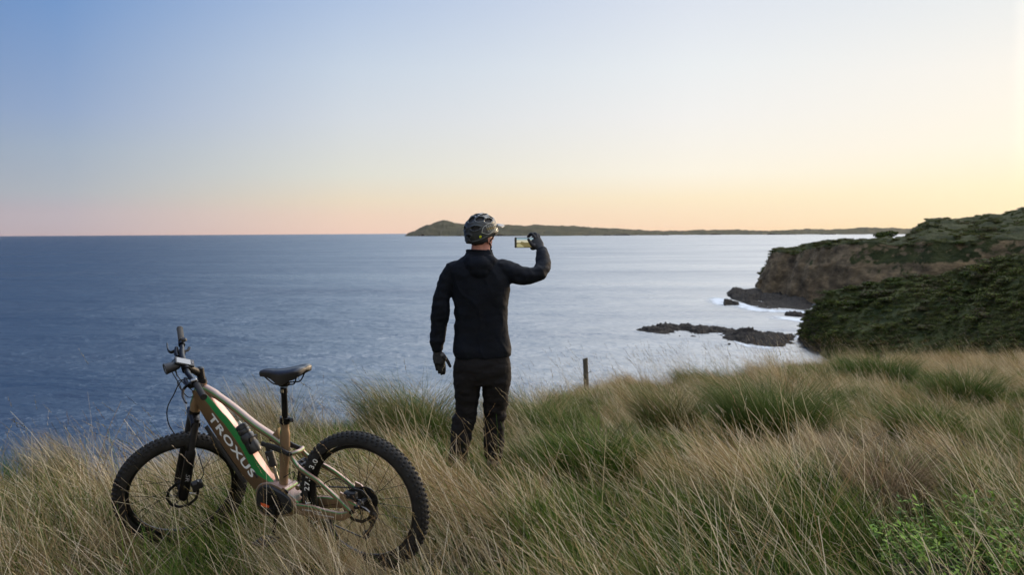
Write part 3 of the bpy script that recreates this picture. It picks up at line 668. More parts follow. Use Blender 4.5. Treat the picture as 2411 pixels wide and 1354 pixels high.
# ---- tall thin stalks with seed heads, standing over the rest
def stalk_field():
    P = []
    for px0, px1, n, yo in ((1500, 1760, 150, 0), (1200, 1480, 40, 0), (1760, 2411, 330, 0), (560, 720, 30, 0), (0, 420, 26, 0), (800, 1010, 16, 0)):
        for k in range(n):
            p = random.uniform(px0, px1); ye = np.interp(p, EPX, ED)-random.uniform(-.2, 1.)**2*4; P.append((ray(p, 800)[0]*ye, ye))
    for k in range(240):
        y = random.uniform(4.2, 9); x = random.uniform(-.55, .6)*y
        if seg_dist(x, y) > .25: P.append((x, y))
    P = np.array(P); z = ground_z(P[:, 0], P[:, 1]); n = len(P)
    obs = []
    for i in range(6):
        B = [dict(x=random.gauss(0, .03), y=random.gauss(0, .03), az=math.pi+random.gauss(0, .3), l0=random.uniform(.05, .25), l1=random.uniform(.5, .95), L=random.uniform(.75, 1.0), w=.0030, tw=random.gauss(0, .4), col=jit(random.choice(DRY)), seed=random.uniform(.1, .16), sw=1.8, stem=True, curl=random.gauss(0, .2)) for q in range(2)]
        obs.append(blade_mesh('stalk%02d' % i, B, M_grass, 7))
    s = rng.uniform(.5, .9, n)*np.where(P[:, 1] > 14, 1.0, .72)
    scatter('seed_stalks', proto_coll('stalks', obs), np.stack([P[:, 0], P[:, 1], z], -1), rot3(n, .3), np.stack([s, s, s], -1), rng.integers(0, 6, n), 'tall thin dry stalks with seed heads rising over the grass', 'grass')
stalk_field()
# ---- leafy weed in the lower right corner
def leafy_weed():
    q = at_ground(2300, 1352, .05); V = []; F = []; C = []; SV = MB()
    for s in range(90):
        a = random.uniform(0, 6.28); rr = .42*math.sqrt(random.random()); p0 = np.array([rr*math.cos(a), rr*.7*math.sin(a), 0.]); d = np.array([math.cos(a)*.35, math.sin(a)*.35, 1.]); L = random.uniform(.2, .38)
        pts = [p0+d*L*t+np.array([.03*math.sin(3*t), 0, 0]) for t in np.linspace(0, 1, 5)]
        v, f = tube_vf(pts, .0016, 4); SV.add(v, f)
        for k in range(22):
            t = random.uniform(.15, 1.); c = p0+d*L*t; az = random.uniform(0, 6.28); el = random.uniform(-.2, .9); ln = random.uniform(.014, .030)
            dr = np.array([math.cos(az)*math.cos(el), math.sin(az)*math.cos(el), math.sin(el)]); sd_ = np.cross(dr, (0, 0, 1)); sd_ /= np.linalg.norm(sd_)+1e-6
            n0 = len(V); m = c+dr*ln; w = ln*.32
            V += [c+dr*ln*.1, m+sd_*w-np.array([0, 0, w*.3]), m+dr*ln*.9-np.array([0, 0, ln*.3]), m-sd_*w-np.array([0, 0, w*.3])]
            F.append((n0, n0+1, n0+2, n0+3)); cc = jit(random.choice([(.14, .25, .03), (.09, .17, .02), (.22, .33, .05), (.05, .10, .015)])); C += [cc]*4
    me = mesh_data('foliage', V, F); add_cols(me, C); me.materials.append(M_grass)
    r = empty('weed', (q[0], q[1], float(ground_z(q[0], q[1])))); o = bpy.data.objects.new('foliage', me); COL.objects.link(o); o.parent = r
    SV.build('stem', mat('weed_stem', (.12, .17, .05), .6), r)
    tag(r, 'leafy bright green weed with small leaves in the lower right corner', 'plant')
leafy_weed()
# ---- coastal scrub on the slopes
SCG = [(.046, .068, .014), (.075, .096, .018), (.028, .042, .010), (.110, .125, .026), (.10, .078, .042), (.070, .066, .038)]
def bush_mesh(name, n, R, H, leaf, pal, mt=M_scrub):
    V = []; F = []; C = []
    lobes = [(random.uniform(-.5, .5)*R, random.uniform(-.5, .5)*R, random.uniform(.3, .6)*H, random.uniform(.4, .65)*R) for _ in range(7)]
    for k in range(n):
        lx, ly, lz, lr = random.choice(lobes)
        d = np.array([random.gauss(0, 1), random.gauss(0, 1), random.gauss(.3, .8)]); d /= np.linalg.norm(d)
        p = np.array([lx, ly, lz])+d*lr*random.uniform(.7, 1.05)*np.array([1, 1, H/R*.8]); p[2] = max(p[2], -.1)
        a = np.array([random.gauss(0, 1) for _ in range(3)]); a /= np.linalg.norm(a); b = np.cross(a, d); b /= np.linalg.norm(b)+1e-6
        s = leaf*random.uniform(.5, 1.2); n0 = len(V); V += [p-a*s-b*s*.3, p+b*s, p+a*s+b*s*.2, p-b*s]; F.append((n0, n0+1, n0+2, n0+3)); C += [jit(random.choice(pal), .35)]*4
    me = mesh_data(name, V, F); add_cols(me, C); me.materials.append(mt); return me
SC = proto_coll('scrub_bushes', [bpy.data.objects.new('scrub%02d' % i, bush_mesh('scrub', 520, 1.5, 1.5, .16, random.sample(SCG, 3))) for i in range(9)])
def scatter_on(C, n, vr, smin, smax, name, label, cover=lambda p, nn: True, seed=0):
    nv, nu, _ = C.shape; P = []; S = []; I = []
    nn = np.cross(np.gradient(C, axis=1), np.gradient(C, axis=0)); nn /= np.linalg.norm(nn, axis=2)[..., None]+1e-9
    nn *= np.sign(nn[..., 2:3])
    # area-weighted cells
    du = np.linalg.norm(np.diff(C, axis=1), axis=2)[:-1]; dv = np.linalg.norm(np.diff(C, axis=0), axis=2)[:, :-1]; A = du*dv
    A[:int(vr[0]*nv)] = 0; A[int(vr[1]*nv):] = 0
    A = A.ravel()/A.sum(); pick = rng.choice(len(A), n, p=A)
    for c in pick:
        i, k = divmod(int(c), nu-1); a, b = rng.random(2)
        p = C[i, k]*(1-a)*(1-b)+C[i+1, k]*a*(1-b)+C[i, k+1]*(1-a)*b+C[i+1, k+1]*a*b
        if p[2] < -28.5 or not cover(p, nn[i, k]): continue
        f = fbm(p[0]*.05+seed, p[1]*.05, 0, 3); P.append(p-np.array([0, 0, .3])); s = random.uniform(smin, smax)*(1+f); S.append((s*1.2, s*1.2, s*random.uniform(.35, .7))); I.append(int((f+.5)*9+random.gauss(0, 1.2)) % 9)
    return scatter(name, SC, P, np.stack([np.zeros(len(P)), np.zeros(len(P)), rng.uniform(0, 6.28, len(P))], -1), S, I, label, 'scrub')
scatter_on(CA, 24000, (.12, .82), .14, .62, 'coastal_scrub', 'dense low dark green scrub covering the near slope right of the cove', lambda p, n: fbm(p[0]*.045+7, p[1]*.045, p[2]*.1, 3) > random.uniform(-.7, .1))
scatter_on(CB, 7000, (.47, .98), .45, 1.3, 'coastal_scrub', 'dark scrub along the top of the brown cliff and the hill behind it', lambda p, n: n[2] > .5 and fbm(p[0]*.03, p[1]*.03, p[2]*.08, 3) > -.12, 4.)
scatter_on(CA, 420, (.30, .70), .7, 1.5, 'coastal_scrub', 'larger rounded shrubs scattered over the near scrub slope', lambda p, n: True, 8.)
# separate bushes that stand out on the headland skyline
for px, py, d, s, lab in ((2088, 560, 505, 5.2, 'wide dark bush on the skyline notch of the headland'), (1930, 579, 470, 2.6, 'first small round bush on the cliff top skyline from the left'), (1948, 577, 470, 2.2, 'smallest round bush on the cliff top skyline, between two others'), (1972, 576, 470, 3.0, 'widest of the three round bushes on the cliff top skyline')):
    r = empty('bush', W(px, py, d)); r.scale = (s*.75, s*.75, s*.75)
    me = bush_mesh('foliage', 900, 1.6, .9, .15, SCG[:3]); o = bpy.data.objects.new('foliage', me); COL.objects.link(o); o.parent = r
    MB().add(*tube_vf([(0, 0, -.6), (.05, 0, .0), (0, .05, .5)], [.12, .09, .05], 6)).build('stem', mat('bush_stem', (.06, .045, .03), .9), r)
    tag(r, lab, 'bush', 'bushes on the headland skyline')
# ================================================================== FENCE POST
def fence_post():
    b = W(1381, 905, 18.2); z0 = float(ground_z(b[0], b[1])); top = W(1380, 844, 18.2)[2]; h = top-z0
    r = empty('fence_post', (b[0], b[1], z0)); m = mat('weathered_wood', (.10, .085, .062), .9, 0, .35, 12, .004, 60)
    V = []; F = []; n = 12; zs = np.linspace(-.2, h, 12)
    for i, z in enumerate(zs):
        for k in range(n):
            a = 2*math.pi*k/n; rr = .046*(1+.06*nz(k*1.3, z*5)); V.append((rr*math.cos(a)-.03*(z/h-.2), rr*math.sin(a), z+(.012*math.cos(a) if i == len(zs)-1 else 0)))
    for i in range(len(zs)-1):
        for k in range(n): F.append((i*n+k, i*n+(k+1) % n, (i+1)*n+(k+1) % n, (i+1)*n+k))
    F.append(tuple(range((len(zs)-1)*n, len(zs)*n)))
    MB().add(V, F).build('post', m, r)
    MB().add(*tube_vf([(.01, -.03, h-.27), (.05, -.05, h-.25), (.085, -.04, h-.235), (.075, -.02, h-.25)], .006, 6)).build('wire_staple', M_steel, r)
    tag(r, 'short weathered wooden post standing in the grass at the cliff edge', 'post')
fence_post()

# ================================================================== BICYCLE (local: x forward, y to its left, z up)
BM = np.array(((-0.9079, -0.4085, -0.0937), (0.418, -0.8992, -0.1294), (-0.0314, -0.1567, 0.9872)))
u_, s_, v_ = np.linalg.svd(BM); BM = u_@v_
BT = np.array([-0.7087, 4.9109, -1.6921])
def L(px, py, yo=0.):                                  # point of the bicycle's plane y = yo seen at a photo pixel
    d = BM.T@ray(px, py); o = BM.T@(-BT); return o+d*((yo-o[1])/d[1])
ST = .8935; SAX = Vector((-math.cos(math.radians(67)), 0, math.sin(math.radians(67)))); SA0 = np.array([1.1172, 0, .348])
SR = np.array(Matrix.Rotation(ST, 3, SAX))
def FK(q): q = np.asarray(q, float); return SA0+(q-SA0)@SR.T          # fork / handlebar frame -> bicycle frame
def LS(px, py, yo):
    o = SR.T@(BM.T@(-BT)-SA0)+SA0; d = SR.T@(BM.T@ray(px, py)); return o+d*((yo-o[1])/d[1])
def paint():
    m, t, p, out = mat_new('colour_shift_paint'); n = t.nodes.new; K = t.links.new
    r = n('ShaderNodeValToRGB'); e = r.color_ramp.elements; e[0].position = .06; e[0].color = (.29, .20, .125, 1); e[1].position = .95; e[1].color = (.40, .26, .21, 1)
    for q, c in ((.17, (.22, .20, .11)), (.22, (.03, .26, .08)), (.34, (.05, .38, .13)), (.42, (.32, .33, .21)), (.50, (.42, .25, .19)), (.68, (.27, .29, .25)), (.8, (.38, .26, .21))):
        x = e.new(q); x.color = c+(1,)
    tn = n('ShaderNodeTexCoord'); sx = n('ShaderNodeSeparateXYZ'); K(tn.outputs['Normal'], sx.inputs[0]); K(sx.outputs[2], r.inputs[0]); K(r.outputs[0], p.inputs['Base Color'])
    p.inputs['Metallic'].default_value = .6; p.inputs['Roughness'].default_value = .5; p.inputs['Coat Weight'].default_value = .2; p.inputs['Coat Roughness'].default_value = .15
    no = n('ShaderNodeTexNoise'); no.inputs['Scale'].default_value = 900; tc = n('ShaderNodeTexCoord'); K(tc.outputs['Object'], no.inputs[0])
    b = n('ShaderNodeBump'); b.inputs['Distance'].default_value = .0001; K(no.outputs[0], b.inputs['Height']); K(b.outputs[0], p.inputs['Normal']); return m
M_paint = paint()
def bicycle():
    root = empty('mountain_bike'); M = Matrix(BM.tolist()).to_4x4(); M.translation = Vector(BT); root.matrix_world = M
    tag(root, 'bronze and green electric mountain bike leaning in the long grass, front wheel turned', 'bicycle')
    def part(name, vf, m, parent=root, **k):
        mb = MB()
        for v, f in vf: mb.add(v, f)
        return mb.build(name, m, parent, **k)
    # ---------------- wheels
    def wheel(center, R, T, front):
        """T maps wheel-plane frame (x fwd, y axis, z up) to bicycle frame"""
        C = lambda a, r, y: T(np.asarray(center)+np.array([r*math.cos(a), y, r*math.sin(a)]))
        n = 144; prof = []; rt = .037
        for k in range(15):
            th = math.radians(-118+236*k/14); prof.append((R-.005-rt+rt*math.cos(th), rt*math.sin(th)))
        V = [C(2*math.pi*i/n, r, y) for i in range(n) for r, y in prof]; F = grid_faces(n+1, 15)[:].tolist(); F = [[q % (n*15) for q in f] for f in F]
        ty = MB().add(V, F)
        nk = 78                                                  # tread blocks
        for i in range(nk):
            a0 = 2*math.pi*i/nk
            for row, (y, w, tilt) in enumerate(((-.0105, .0075, .25), (.0105, .0075, -.25), (-.0245, .0055, .75), (.0245, .0055, -.75), (-.0325, .004, 1.1), (.0325, .004, -1.1))):
                if row > 3 and i % 2: continue
                a = a0+(.5*2*math.pi/nk if row % 2 else 0)+(.25*2*math.pi/nk if row > 1 else 0)
                th = math.asin(max(-1, min(1, y/rt))); r0 = R-.005-rt+rt*math.cos(th)-.002; rad = np.array([math.cos(a), 0, math.sin(a)]); tn = np.array([-math.sin(a), 0, math.cos(a)])
                nr = rad*math.cos(th)+np.array([0, 1, 0])*math.sin(th); sd_ = np.cross(tn, nr)
                c = np.asarray(center)+rad*r0+np.array([0, y, 0])
                v, f = box_vf(c+nr*.0035, (w, .0062, .0045), np.array([sd_, tn, nr]), .0012); ty.add([T(q) for q in v], f)
        wo_ = part('wheel', [([C(2*math.pi*i/n, r, y) for i in range(n) for r, y in ((R-.073, -.019), (R-.066, -.021), (R-.066, .021), (R-.073, .019), (R-.086, .006), (R-.086, -.006))],
                              [[q % (n*6) for q in (i*6+k, i*6+(k+1) % 6, (i+1)*6+(k+1) % 6, (i+1)*6+k)] for i in range(n) for k in range(6)])], M_blk)
        o = ty.build('tyre', M_rub, wo_, sharp=50)
        hub = [lathe_vf(T(center), T(np.asarray(center)+np.array([0, 1, 0]))-T(center), [(.008, -.075), (.018, -.07), (.026, -.055), (.027, -.05), (.017, -.045), (.016, .03), (.027, .036), (.027, .041), (.018, .045), (.012, .07), (.008, .075)], 24)]
        ho = part('hub', hub, M_steel, wo_)
        for i in range(28):                                       # crossed spokes
            a = 2*math.pi*i/28+.05; side = 1 if i % 2 else -1; cr = .95 if (i//2) % 2 else -.95
            p0 = C(a+cr, .026, side*.045); p1 = C(a, R-.082, side*.004)
            part('spoke', [tube_vf([p0, (p0+p1)/2, p1], .00125, 5, up=(0, 1, .1))], M_blk, wo_)
        # brake disc on the left side (slotted ring with arms)
        dr = .086 if front else .09; nd = 60; V = []; F = []
        for y in (.0500, .0520):
            for rr in (dr-.016, dr):
                for k in range(nd): V.append(C(2*math.pi*k/nd, rr+.0018*math.sin(k*2*math.pi*10/nd), y))
        for k in range(nd):
            q = (k+1) % nd
            F += [(k, q, nd+q, nd+k), (2*nd+k, 3*nd+k, 3*nd+q, 2*nd+q), (nd+k, nd+q, 3*nd+q, 3*nd+k), (k, 2*nd+k, 2*nd+q, q)]
        vf = [(V, F)]
        for k in range(6):
            a = k*math.pi/3; vf.append(tube_vf([C(a, .02, .051), C(a+.25, .05, .051), C(a+.45, dr-.012, .051)], [(.001, .005)]*3, 6, up=(0, 1, 0)))
        part('brake_disc', vf, M_steel, wo_)
        return wo_, C
    I = lambda q: np.asarray(q, float)
    RR = .366; RF = .352
    rw, CR = wheel((0, 0, RR), RR, I, False)
    fw, CF = wheel((1.158, 0, .366), RF, FK, True)
    # lettering on the rear tyre's left wall
    def tyre_text(txt, a_mid, h, length, r0):
        v, f = text_mesh(txt, 0, 0, 1.1, .012); x0, x1 = v[:, 0].min(), v[:, 0].max(); y0, y1 = v[:, 1].min(), v[:, 1].max(); P = []
        for q in v:
            s = (q[0]-x0)/(x1-x0)-.5; r = r0+(q[1]-y0)/(y1-y0)*h
            a = a_mid+s*length/r0                              # reads upward on the left (rising angle)
            th = math.acos(max(-1, min(1, (r-(RR-.005-.037))/.037))); P.append(CR(a, r, .0382*math.sin(th)+.0012))
        part('lettering', [(P, f)], M_white, rw, smooth=False)
    tyre_text('3.0', math.radians(39), .024, .062, .299)
    tyre_text('27.5', math.radians(17), .024, .085, .299)
    tyre_text('CST', math.radians(-8), .024, .07, .299)
    tyre_text('CST', math.radians(-28.5), .024, .085, .298)
    # ---------------- frame
    dt = [((451, 922), (458, 917), (464, 914), (474, 906)), ((459, 945), (474, 934), (484, 927), (496, 928)), ((471, 970), (491, 953), (501, 945), (514, 942)), ((489, 1000), (511, 979), (521, 969), (536, 966)),
          ((508, 1030), (532, 1004), (542, 992), (556, 992)), ((545, 1085), (569, 1058), (580, 1046), (593, 1042)), ((579, 1133), (598, 1111), (610, 1093), (625, 1090)), ((604, 1162), (641, 1140), (645, 1134), (650, 1127))]
    V = []; rings = []
    for lo, bv, gr, tp in dt:
        a = L(*lo, .031); b = L(*bv, .035); c = L(*gr, .024); d = L(*tp, -.024)
        e = (b-a); lo2 = a+e*.08
        ring = [np.array([a[0], .022, a[2]]), np.array([lo2[0], .033, lo2[2]]), np.array([a[0]+e[0]*.95, .0355, a[2]+e[2]*.95]), b, c, np.array([c[0]+(d[0]-c[0])*.15, .014, c[2]+(d[2]-c[2])*.15]), d,
                np.array([b[0], -.035, b[2]]), np.array([lo2[0], -.033, lo2[2]]), np.array([a[0], -.022, a[2]])]
        rings.append(ring)
    dense = []
    A = np.array(rings)
    A = np.stack([smooth_path(A[:, k], 5) for k in range(A.shape[1])], 1)
    nr, nc = A.shape[:2]; F = grid_faces(nr, nc, True).tolist()+[list(range(nc))[::-1], list(range((nr-1)*nc, nr*nc))]
    dto = part('down_tube', [(A.reshape(-1, 3), F)], M_paint, sharp=60)
    for nm, cc in (('paint_green_facet', (.02, .25, .07)), ('paint_pink_facet', (.60, .34, .26)), ('paint_bronze_facet', (.19, .120, .075))):
        m_ = mat(nm, cc, .4, .55, .08, 3, coat=.4); dto.data.materials.append(m_)
    for k_, p_ in enumerate(dto.data.polygons):
        c_ = k_ % nc
        p_.material_index = 1 if c_ == 3 else 2 if c_ in (4, 5, 6) else 3
    bv_ = dto.modifiers.new('b', 'BEVEL'); bv_.width = .003; bv_.segments = 2; bv_.limit_method = 'ANGLE'; bv_.angle_limit = math.radians(25)
    # dark guard strip under the down tube
    part('guard_strip', [tube_vf([L(486, 1003, .026)+np.array([0.004, 0, -.004]), L(510, 1038, .026)+np.array([0.004, 0, -.004]), L(545, 1089, .026)+np.array([0.004, 0, -.004]), L(578, 1136, .026)+np.array([0.004, 0, -.004])], [(.006, .014)]*4, 10, up=(0, 0, 1))], M_plas)
    # lettering on the side face
    a = L(489, 984, .0352); b = L(592, 1127, .0352); ex = (b-a); Lg = np.linalg.norm(ex); ex /= Lg; ez = L(540, 1016, .0352)-a; ez -= ex*ez.dot(ex); ez /= np.linalg.norm(ez)
    v, f = text_mesh('TROXUS', 0, .0, 1.12, .028); x0, x1 = v[:, 0].min(), v[:, 0].max(); y0, y1 = v[:, 1].min(), v[:, 1].max()
    P = [a+ex*((q[0]-x0)/(x1-x0))*Lg+ez*(.002+(q[1]-y0)/(y1-y0)*.047+.0)+np.array([0, .0022, 0]) for q in v]
    part('lettering', [(P, f)], M_white, dto, smooth=False)
    part('charge_port', [box_vf(L(602, 1119, .037), (.017, .003, .007), np.array([ex, [0, 1, 0], np.cross(ex, [0, 1, 0])]), .002)], M_plas, dto)
    # head tube
    part('head_tube', [tube_vf([L(459, 966), L(461, 952), L(467, 928), L(473, 906), L(475, 897)], [.027, .030, .027, .029, .029], 20)], M_paint)
    part('headset_cup', [tube_vf([L(457, 975), L(459, 966)], [.028, .029], 20)], M_blk)
    part('headset_cup', [tube_vf([L(475, 899), L(476, 890)], [.028, .022], 20)], M_blk)
    tt = smooth_path([L(472, 911), L(487, 917), L(512, 932), L(552, 961), L(600, 1000), L(640, 1027), L(664, 1045)], 6)
    part('top_tube', [tube_vf(tt, [(.021, .022)]*12+[(.020, .019)]*(len(tt)-12), 16, power=2.6)], M_paint)
    part('seat_tube', [tube_vf(smooth_path([L(671, 984), L(671, 1010), L(671, 1040), L(670, 1080), L(668, 1125), L(667, 1150)], 3), [.0205]*4+[(.024, .027)]*6+[(.024, .022)]*6, 20),
                       prism_vf([(0, 0), (.06, -.055), (0, -.10)], L(656, 1008), L(646, 1008)-L(656, 1008) if False else np.array([1., 0, 0]), np.array([0, 0, 1.]), np.array([0, 1., 0]), -.012, .012, .003)], M_paint)
    part('seat_clamp', [tube_vf([L(670, 996), L(671, 982)], .0262, 20), box_vf(L(682, 989, .0), (.022, .007, .010), None, .003), tube_vf([L(680, 985, .02), L(686, 990, .022), L(684, 992, -.01)], .005, 8)], M_blk)
    part('seat_post', [tube_vf([L(671, 990), L(670, 950), L(668.5, 921)], .0155, 20), tube_vf([L(668.6, 925), L(668, 912)], [.019, .017], 20), box_vf(L(669, 904), (.028, .018, .012), None, .006)], M_blk)
    part('lettering', [box_vf(L(670, 919)+np.array([.0, .0195, 0]), (.008, .0006, .008))], M_alu, root.children[-1], smooth=False)
    # ---------------- saddle
    st = [(.517, .010, 1.026, .012), (.510, .020, 1.034, .022), (.48, .024, 1.040, .026), (.44, .028, 1.040, .032), (.41, .034, 1.038, .052), (.375, .044, 1.040, .072), (.34, .056, 1.044, .072), (.30, .067, 1.050, .056), (.26, .074, 1.058, .045), (.232, .074, 1.062, .038), (.214, .066, 1.060, .028), (.206, .045, 1.054, .014)]
    V = []; st = [(.517-(.517-x)*.915, w, zt, sk*1.1) for x, w, zt, sk in st]
    for x, w, zt, sk in st:
        for t in np.linspace(-1, 1, 17):
            e = abs(t); yv = w*math.copysign(min(1, e*1.35)**1.0, t)*(1 if e < .74 else 1+.04*(e-.74)); zz = zt-.004*(1-min(1, e*3))-(.012*(e/.74)**3 if e < .74 else .012+sk*(e-.74)/.26)
            if e > .74: yv = math.copysign(w*(1+.0-(.16*(e-.74)/.26)), t)
            V.append((x, yv, zz))
        for t in np.linspace(1, -1, 7)[1:-1]: V.append((x, w*.8*t, zt-.022-sk*.35*abs(t)))
    nc = 22; F = grid_faces(len(st), nc, True).tolist()+[list(range(nc))[::-1], list(range((len(st)-1)*nc, len(st)*nc))]
    sdl = part('saddle', [(V, F)], mat('saddle_vinyl', (.022, .022, .026), .42, 0, .2, 30, .0002, 500)); sb = sdl.modifiers.new('s', 'SUBSURF'); sb.levels = 1; sb.render_levels = 2
    for sy in (-1, 1):
        part('rail', [tube_vf(smooth_path([(.495, sy*.012, 1.012), (.455, sy*.018, .985), (.41, sy*.022, .966), (.33, sy*.022, .968), (.295, sy*.026, .975), (.27, sy*.034, 1.012)], 5), .0036, 8)], M_blk, sdl)
    # ---------------- motor
    def plate(poly, y0, y1, m, name, bev=.004, parent=root, yy=None):
        q_ = smooth_path([np.array(p_) for p_ in poly+poly[:2]], 4)[2:-2]; poly = [tuple(p_) for p_ in q_][:len(poly)*4]
        pts = [L(px, py, y1 if yy is None else yy) for px, py in poly]
        return part(name, [prism_vf([(q[0], q[2]) for q in pts], (0, 0, 0), (1, 0, 0), (0, 0, 1), (0, 1, 0), y0, y1, bev)], m, parent)
    plate([(600, 1160), (607, 1144), (622, 1138), (640, 1139), (662, 1150), (680, 1163), (695, 1176), (703, 1192), (694, 1212), (664, 1219), (628, 1218), (606, 1204)], -.05, .045, M_paint, 'motor_housing', .006)
    mo = plate([(602, 1172), (604, 1158), (611, 1148), (626, 1144), (640, 1149), (656, 1158), (672, 1167), (684, 1180), (689, 1197), (683, 1208), (663, 1215), (630, 1215), (611, 1206), (603, 1190)], -.062, .062, M_plas, 'motor', .008, yy=.06)
    c = L(640, 1182, .066); part('motor_cap', [lathe_vf((c[0], .060, c[2]), (0, 1, 0), [(.052, 0), (.052, .004), (.044, .008), (.040, .008), (.038, .006), (.0, .007)], 36)], M_blk, mo)
    part('logo', [([L(*p, .0695) for p in ((613.5, 1184.5), (624, 1187), (634, 1192), (633, 1197), (622, 1195), (615, 1192))], [(0, 1, 2, 3, 4, 5)])], mat('orange_decal', (.75, .10, .02), .5, 0, .1), mo, smooth=False)
    # cranks and pedals
    ca = L(652, 1196, .085); cb = L(643, 1264, .095)
    cr = part('crank_arm', [tube_vf([ca, ca*.6+cb*.4, cb], [(.007, .017), (.006, .012), (.007, .014)], 12, up=(0, 1, 0), power=3), lathe_vf((ca[0], .062, ca[2]), (0, 1, 0), [(.018, 0), (.018, .03), (.012, .034), (0, .034)], 20)], M_blk)
    def pedal(p, sy):
        vf = [tube_vf([p, p+np.array([0, sy*.10, 0])], .008, 8)]
        c = p+np.array([0, sy*.058, 0])
        for dx in (-.045, .045): vf.append(box_vf(c+np.array([dx, 0, 0]), (.006, .046, .008), None, .002))
        for dy in (-.042, 0, .042): vf.append(box_vf(c+np.array([0, dy, 0]), (.045, .005, .008), None, .002))
        for dx in (-.045, .045):
            for dy in (-.035, 0, .035): vf.append(tube_vf([c+np.array([dx, dy, -.012]), c+np.array([dx, dy, .012])], .0018, 6, up=(0, 1, 0)))
        part('pedal', vf, M_plas)
    pedal(cb, 1)
    ca2 = np.array([ca[0], -.085, ca[2]]); cb2 = ca2*2-np.array([cb[0], -cb[1], cb[2]]); cb2[1] = -.095
    part('crank_arm', [tube_vf([ca2, cb2], [(.007, .017), (.007, .014)], 12, up=(0, 1, 0), power=3)], M_blk); pedal(cb2, -1)
    # yoke / pivots / chain stays / seat stays
    part('yoke', [tube_vf([L(668, 1157, .05), L(688, 1158, .0)*0+np.array([L(668, 1157, .05)[0], -.05, L(668, 1157, .05)[2]])], .017, 16, up=(1, 0, 0)),
                  tube_vf([L(675, 1160, .035), L(690, 1176, .035), L(700, 1196, .04)], [(.012, .018), (.010, .020), (.010, .018)], 12, up=(0, 1, 0), power=3),
                  box_vf(L(694, 1173, .0), (.020, .034, .026), None, .006), tube_vf([L(700, 1150, .034), L(700, 1150, .034)*np.array([1, -1, 1])], .013, 12, up=(1, 0, 0))], M_paint)
    for px, py, y in ((673, 1160, .056), (826, 1208, .080), (682, 1070, .056), (619, 1046, .036)):
        q = L(px, py, y); part('pivot_bolt', [lathe_vf((q[0], y-.006, q[2]), (0, 1, 0), [(.012, 0), (.012, .006), (.009, .008), (.005, .008), (.004, .005), (0, .005)], 16)], M_blk)
    for sy in (1, -1):
        cs = []; hs = []
        for (tx, tyy), (bx, by_), y in (((697, 1186), (704, 1212), .043), ((716, 1188), (720, 1216), .050), ((737, 1191), (741, 1219), .058), ((758, 1198), (764, 1222), .066), ((785, 1204), (788, 1225), .072), ((806, 1207), (806, 1226), .074), ((828, 1203), (826, 1215), .074)):
            t = L(tx, tyy, y); b = L(bx, by_, y); cs.append((t+b)/2*np.array([1, sy, 1])); hs.append((.0075, np.linalg.norm(t-b)/2))
        cp = smooth_path(cs, 4); hh = spline_vals(hs, 4)
        co = part('chain_stay', [tube_vf(cp, [tuple(h) for h in hh], 14, up=(0, 0, 1), power=4)], M_paint)
        if sy == 1:
            a = L(712, 1201, .0565); b = L(786, 1219, .0815)
            for txt, t0, t1, dz in (('EXPAND YOUR', .0, .62, .002), ('PLAYGROUND', .36, 1.0, -.009)):
                v, f = text_mesh(txt, 0, 0, 1.05, .01); x0, x1 = v[:, 0].min(), v[:, 0].max(); y1 = v[:, 1].max(); P = []
                for q in v:
                    s = t0+(t1-t0)*(q[0]-x0)/(x1-x0); c_ = a+(b-a)*s; c_[1] += .0
                    k = int(np.argmin(abs(cp[:, 0]-c_[0]))); P.append((c_[0], cp[k, 1]+.0086 if False else np.interp(c_[0], cp[::-1, 0], cp[::-1, 1])+.0088, np.interp(c_[0], cp[::-1, 0], cp[::-1, 2])+.0+dz+q[1]/y1*.0075))
                part('lettering', [(P, f)], M_white, co, smooth=False)
        ss = [L(683, 1069, .044), L(690, 1083, .047), L(702, 1100, .055), L(720, 1114, .062), L(748, 1134, .068), L(780, 1162, .072), L(806, 1187, .075), L(824, 1205, .077)]
        if sy == -1: ss = [np.array([q[0], -q[1], q[2]]) for q in ss]
        sp_ = smooth_path(ss, 4)
        part('seat_stay', [tube_vf(sp_, [(.0085, .0125)]*len(sp_), 12, up=(0, 0, 1), power=3)], M_paint)
        # dropout
        p_ = [(800, 1160), (812, 1166), (836, 1187), (832, 1196), (834, 1208), (822, 1217), (806, 1212), (818, 1196), (800, 1176)]
        pts = [L(a_, b_, .072) for a_, b_ in p_]
        ax_ = np.array([0, 0, RR]); pl = [(q[0], q[2]) for q in pts]
        part('dropout', [prism_vf(pl, (0, 0, 0), (1, 0, 0), (0, 0, 1), (0, 1, 0), sy*.068-.004, sy*.068+.004, 0), tube_vf([(.04, sy*.07, .385), (.0, sy*.07, RR)], [(.004, .014), (.004, .017)], 10, up=(0, 0, 1))], M_paint)
        rk = [L(616, 1045, .034), L(630, 1050, .036), L(655, 1058, .04), L(682, 1071, .044)]
        rk = [q*np.array([1, sy, 1]) for q in rk]
        part('rocker_link', [tube_vf(smooth_path(rk, 4), [(.006, .012)]*4+[(.006, .017)]*6+[(.006, .013)]*3, 12, up=(0, 0, 1), power=3)], M_plas)
    part('stay_bridge', [tube_vf(smooth_path([L(685, 1071, .044), L(696, 1066, .03), L(706, 1062, .0), L(696, 1066, .03)*np.array([1, -1, 1]), L(685, 1071, .044)*np.array([1, -1, 1])], 5), (.011), 12)], M_paint)
    # shock
    s0, s1, s2, s3 = L(629, 1048), L(633, 1062), L(644, 1098), L(655, 1135)
    sh = part('shock', [tube_vf([s0, s1], .013, 16), tube_vf([s1, s1+(s2-s1)*.06, s1+(s2-s1)*.94, s2], [.018, .0235, .0235, .019], 20)], M_plas)
    part('shock_shaft', [tube_vf([s2, s3], .010, 16)], M_alu, sh)
    e = (s2-s1)/np.linalg.norm(s2-s1); q0 = s1+(s2-s1)*.35
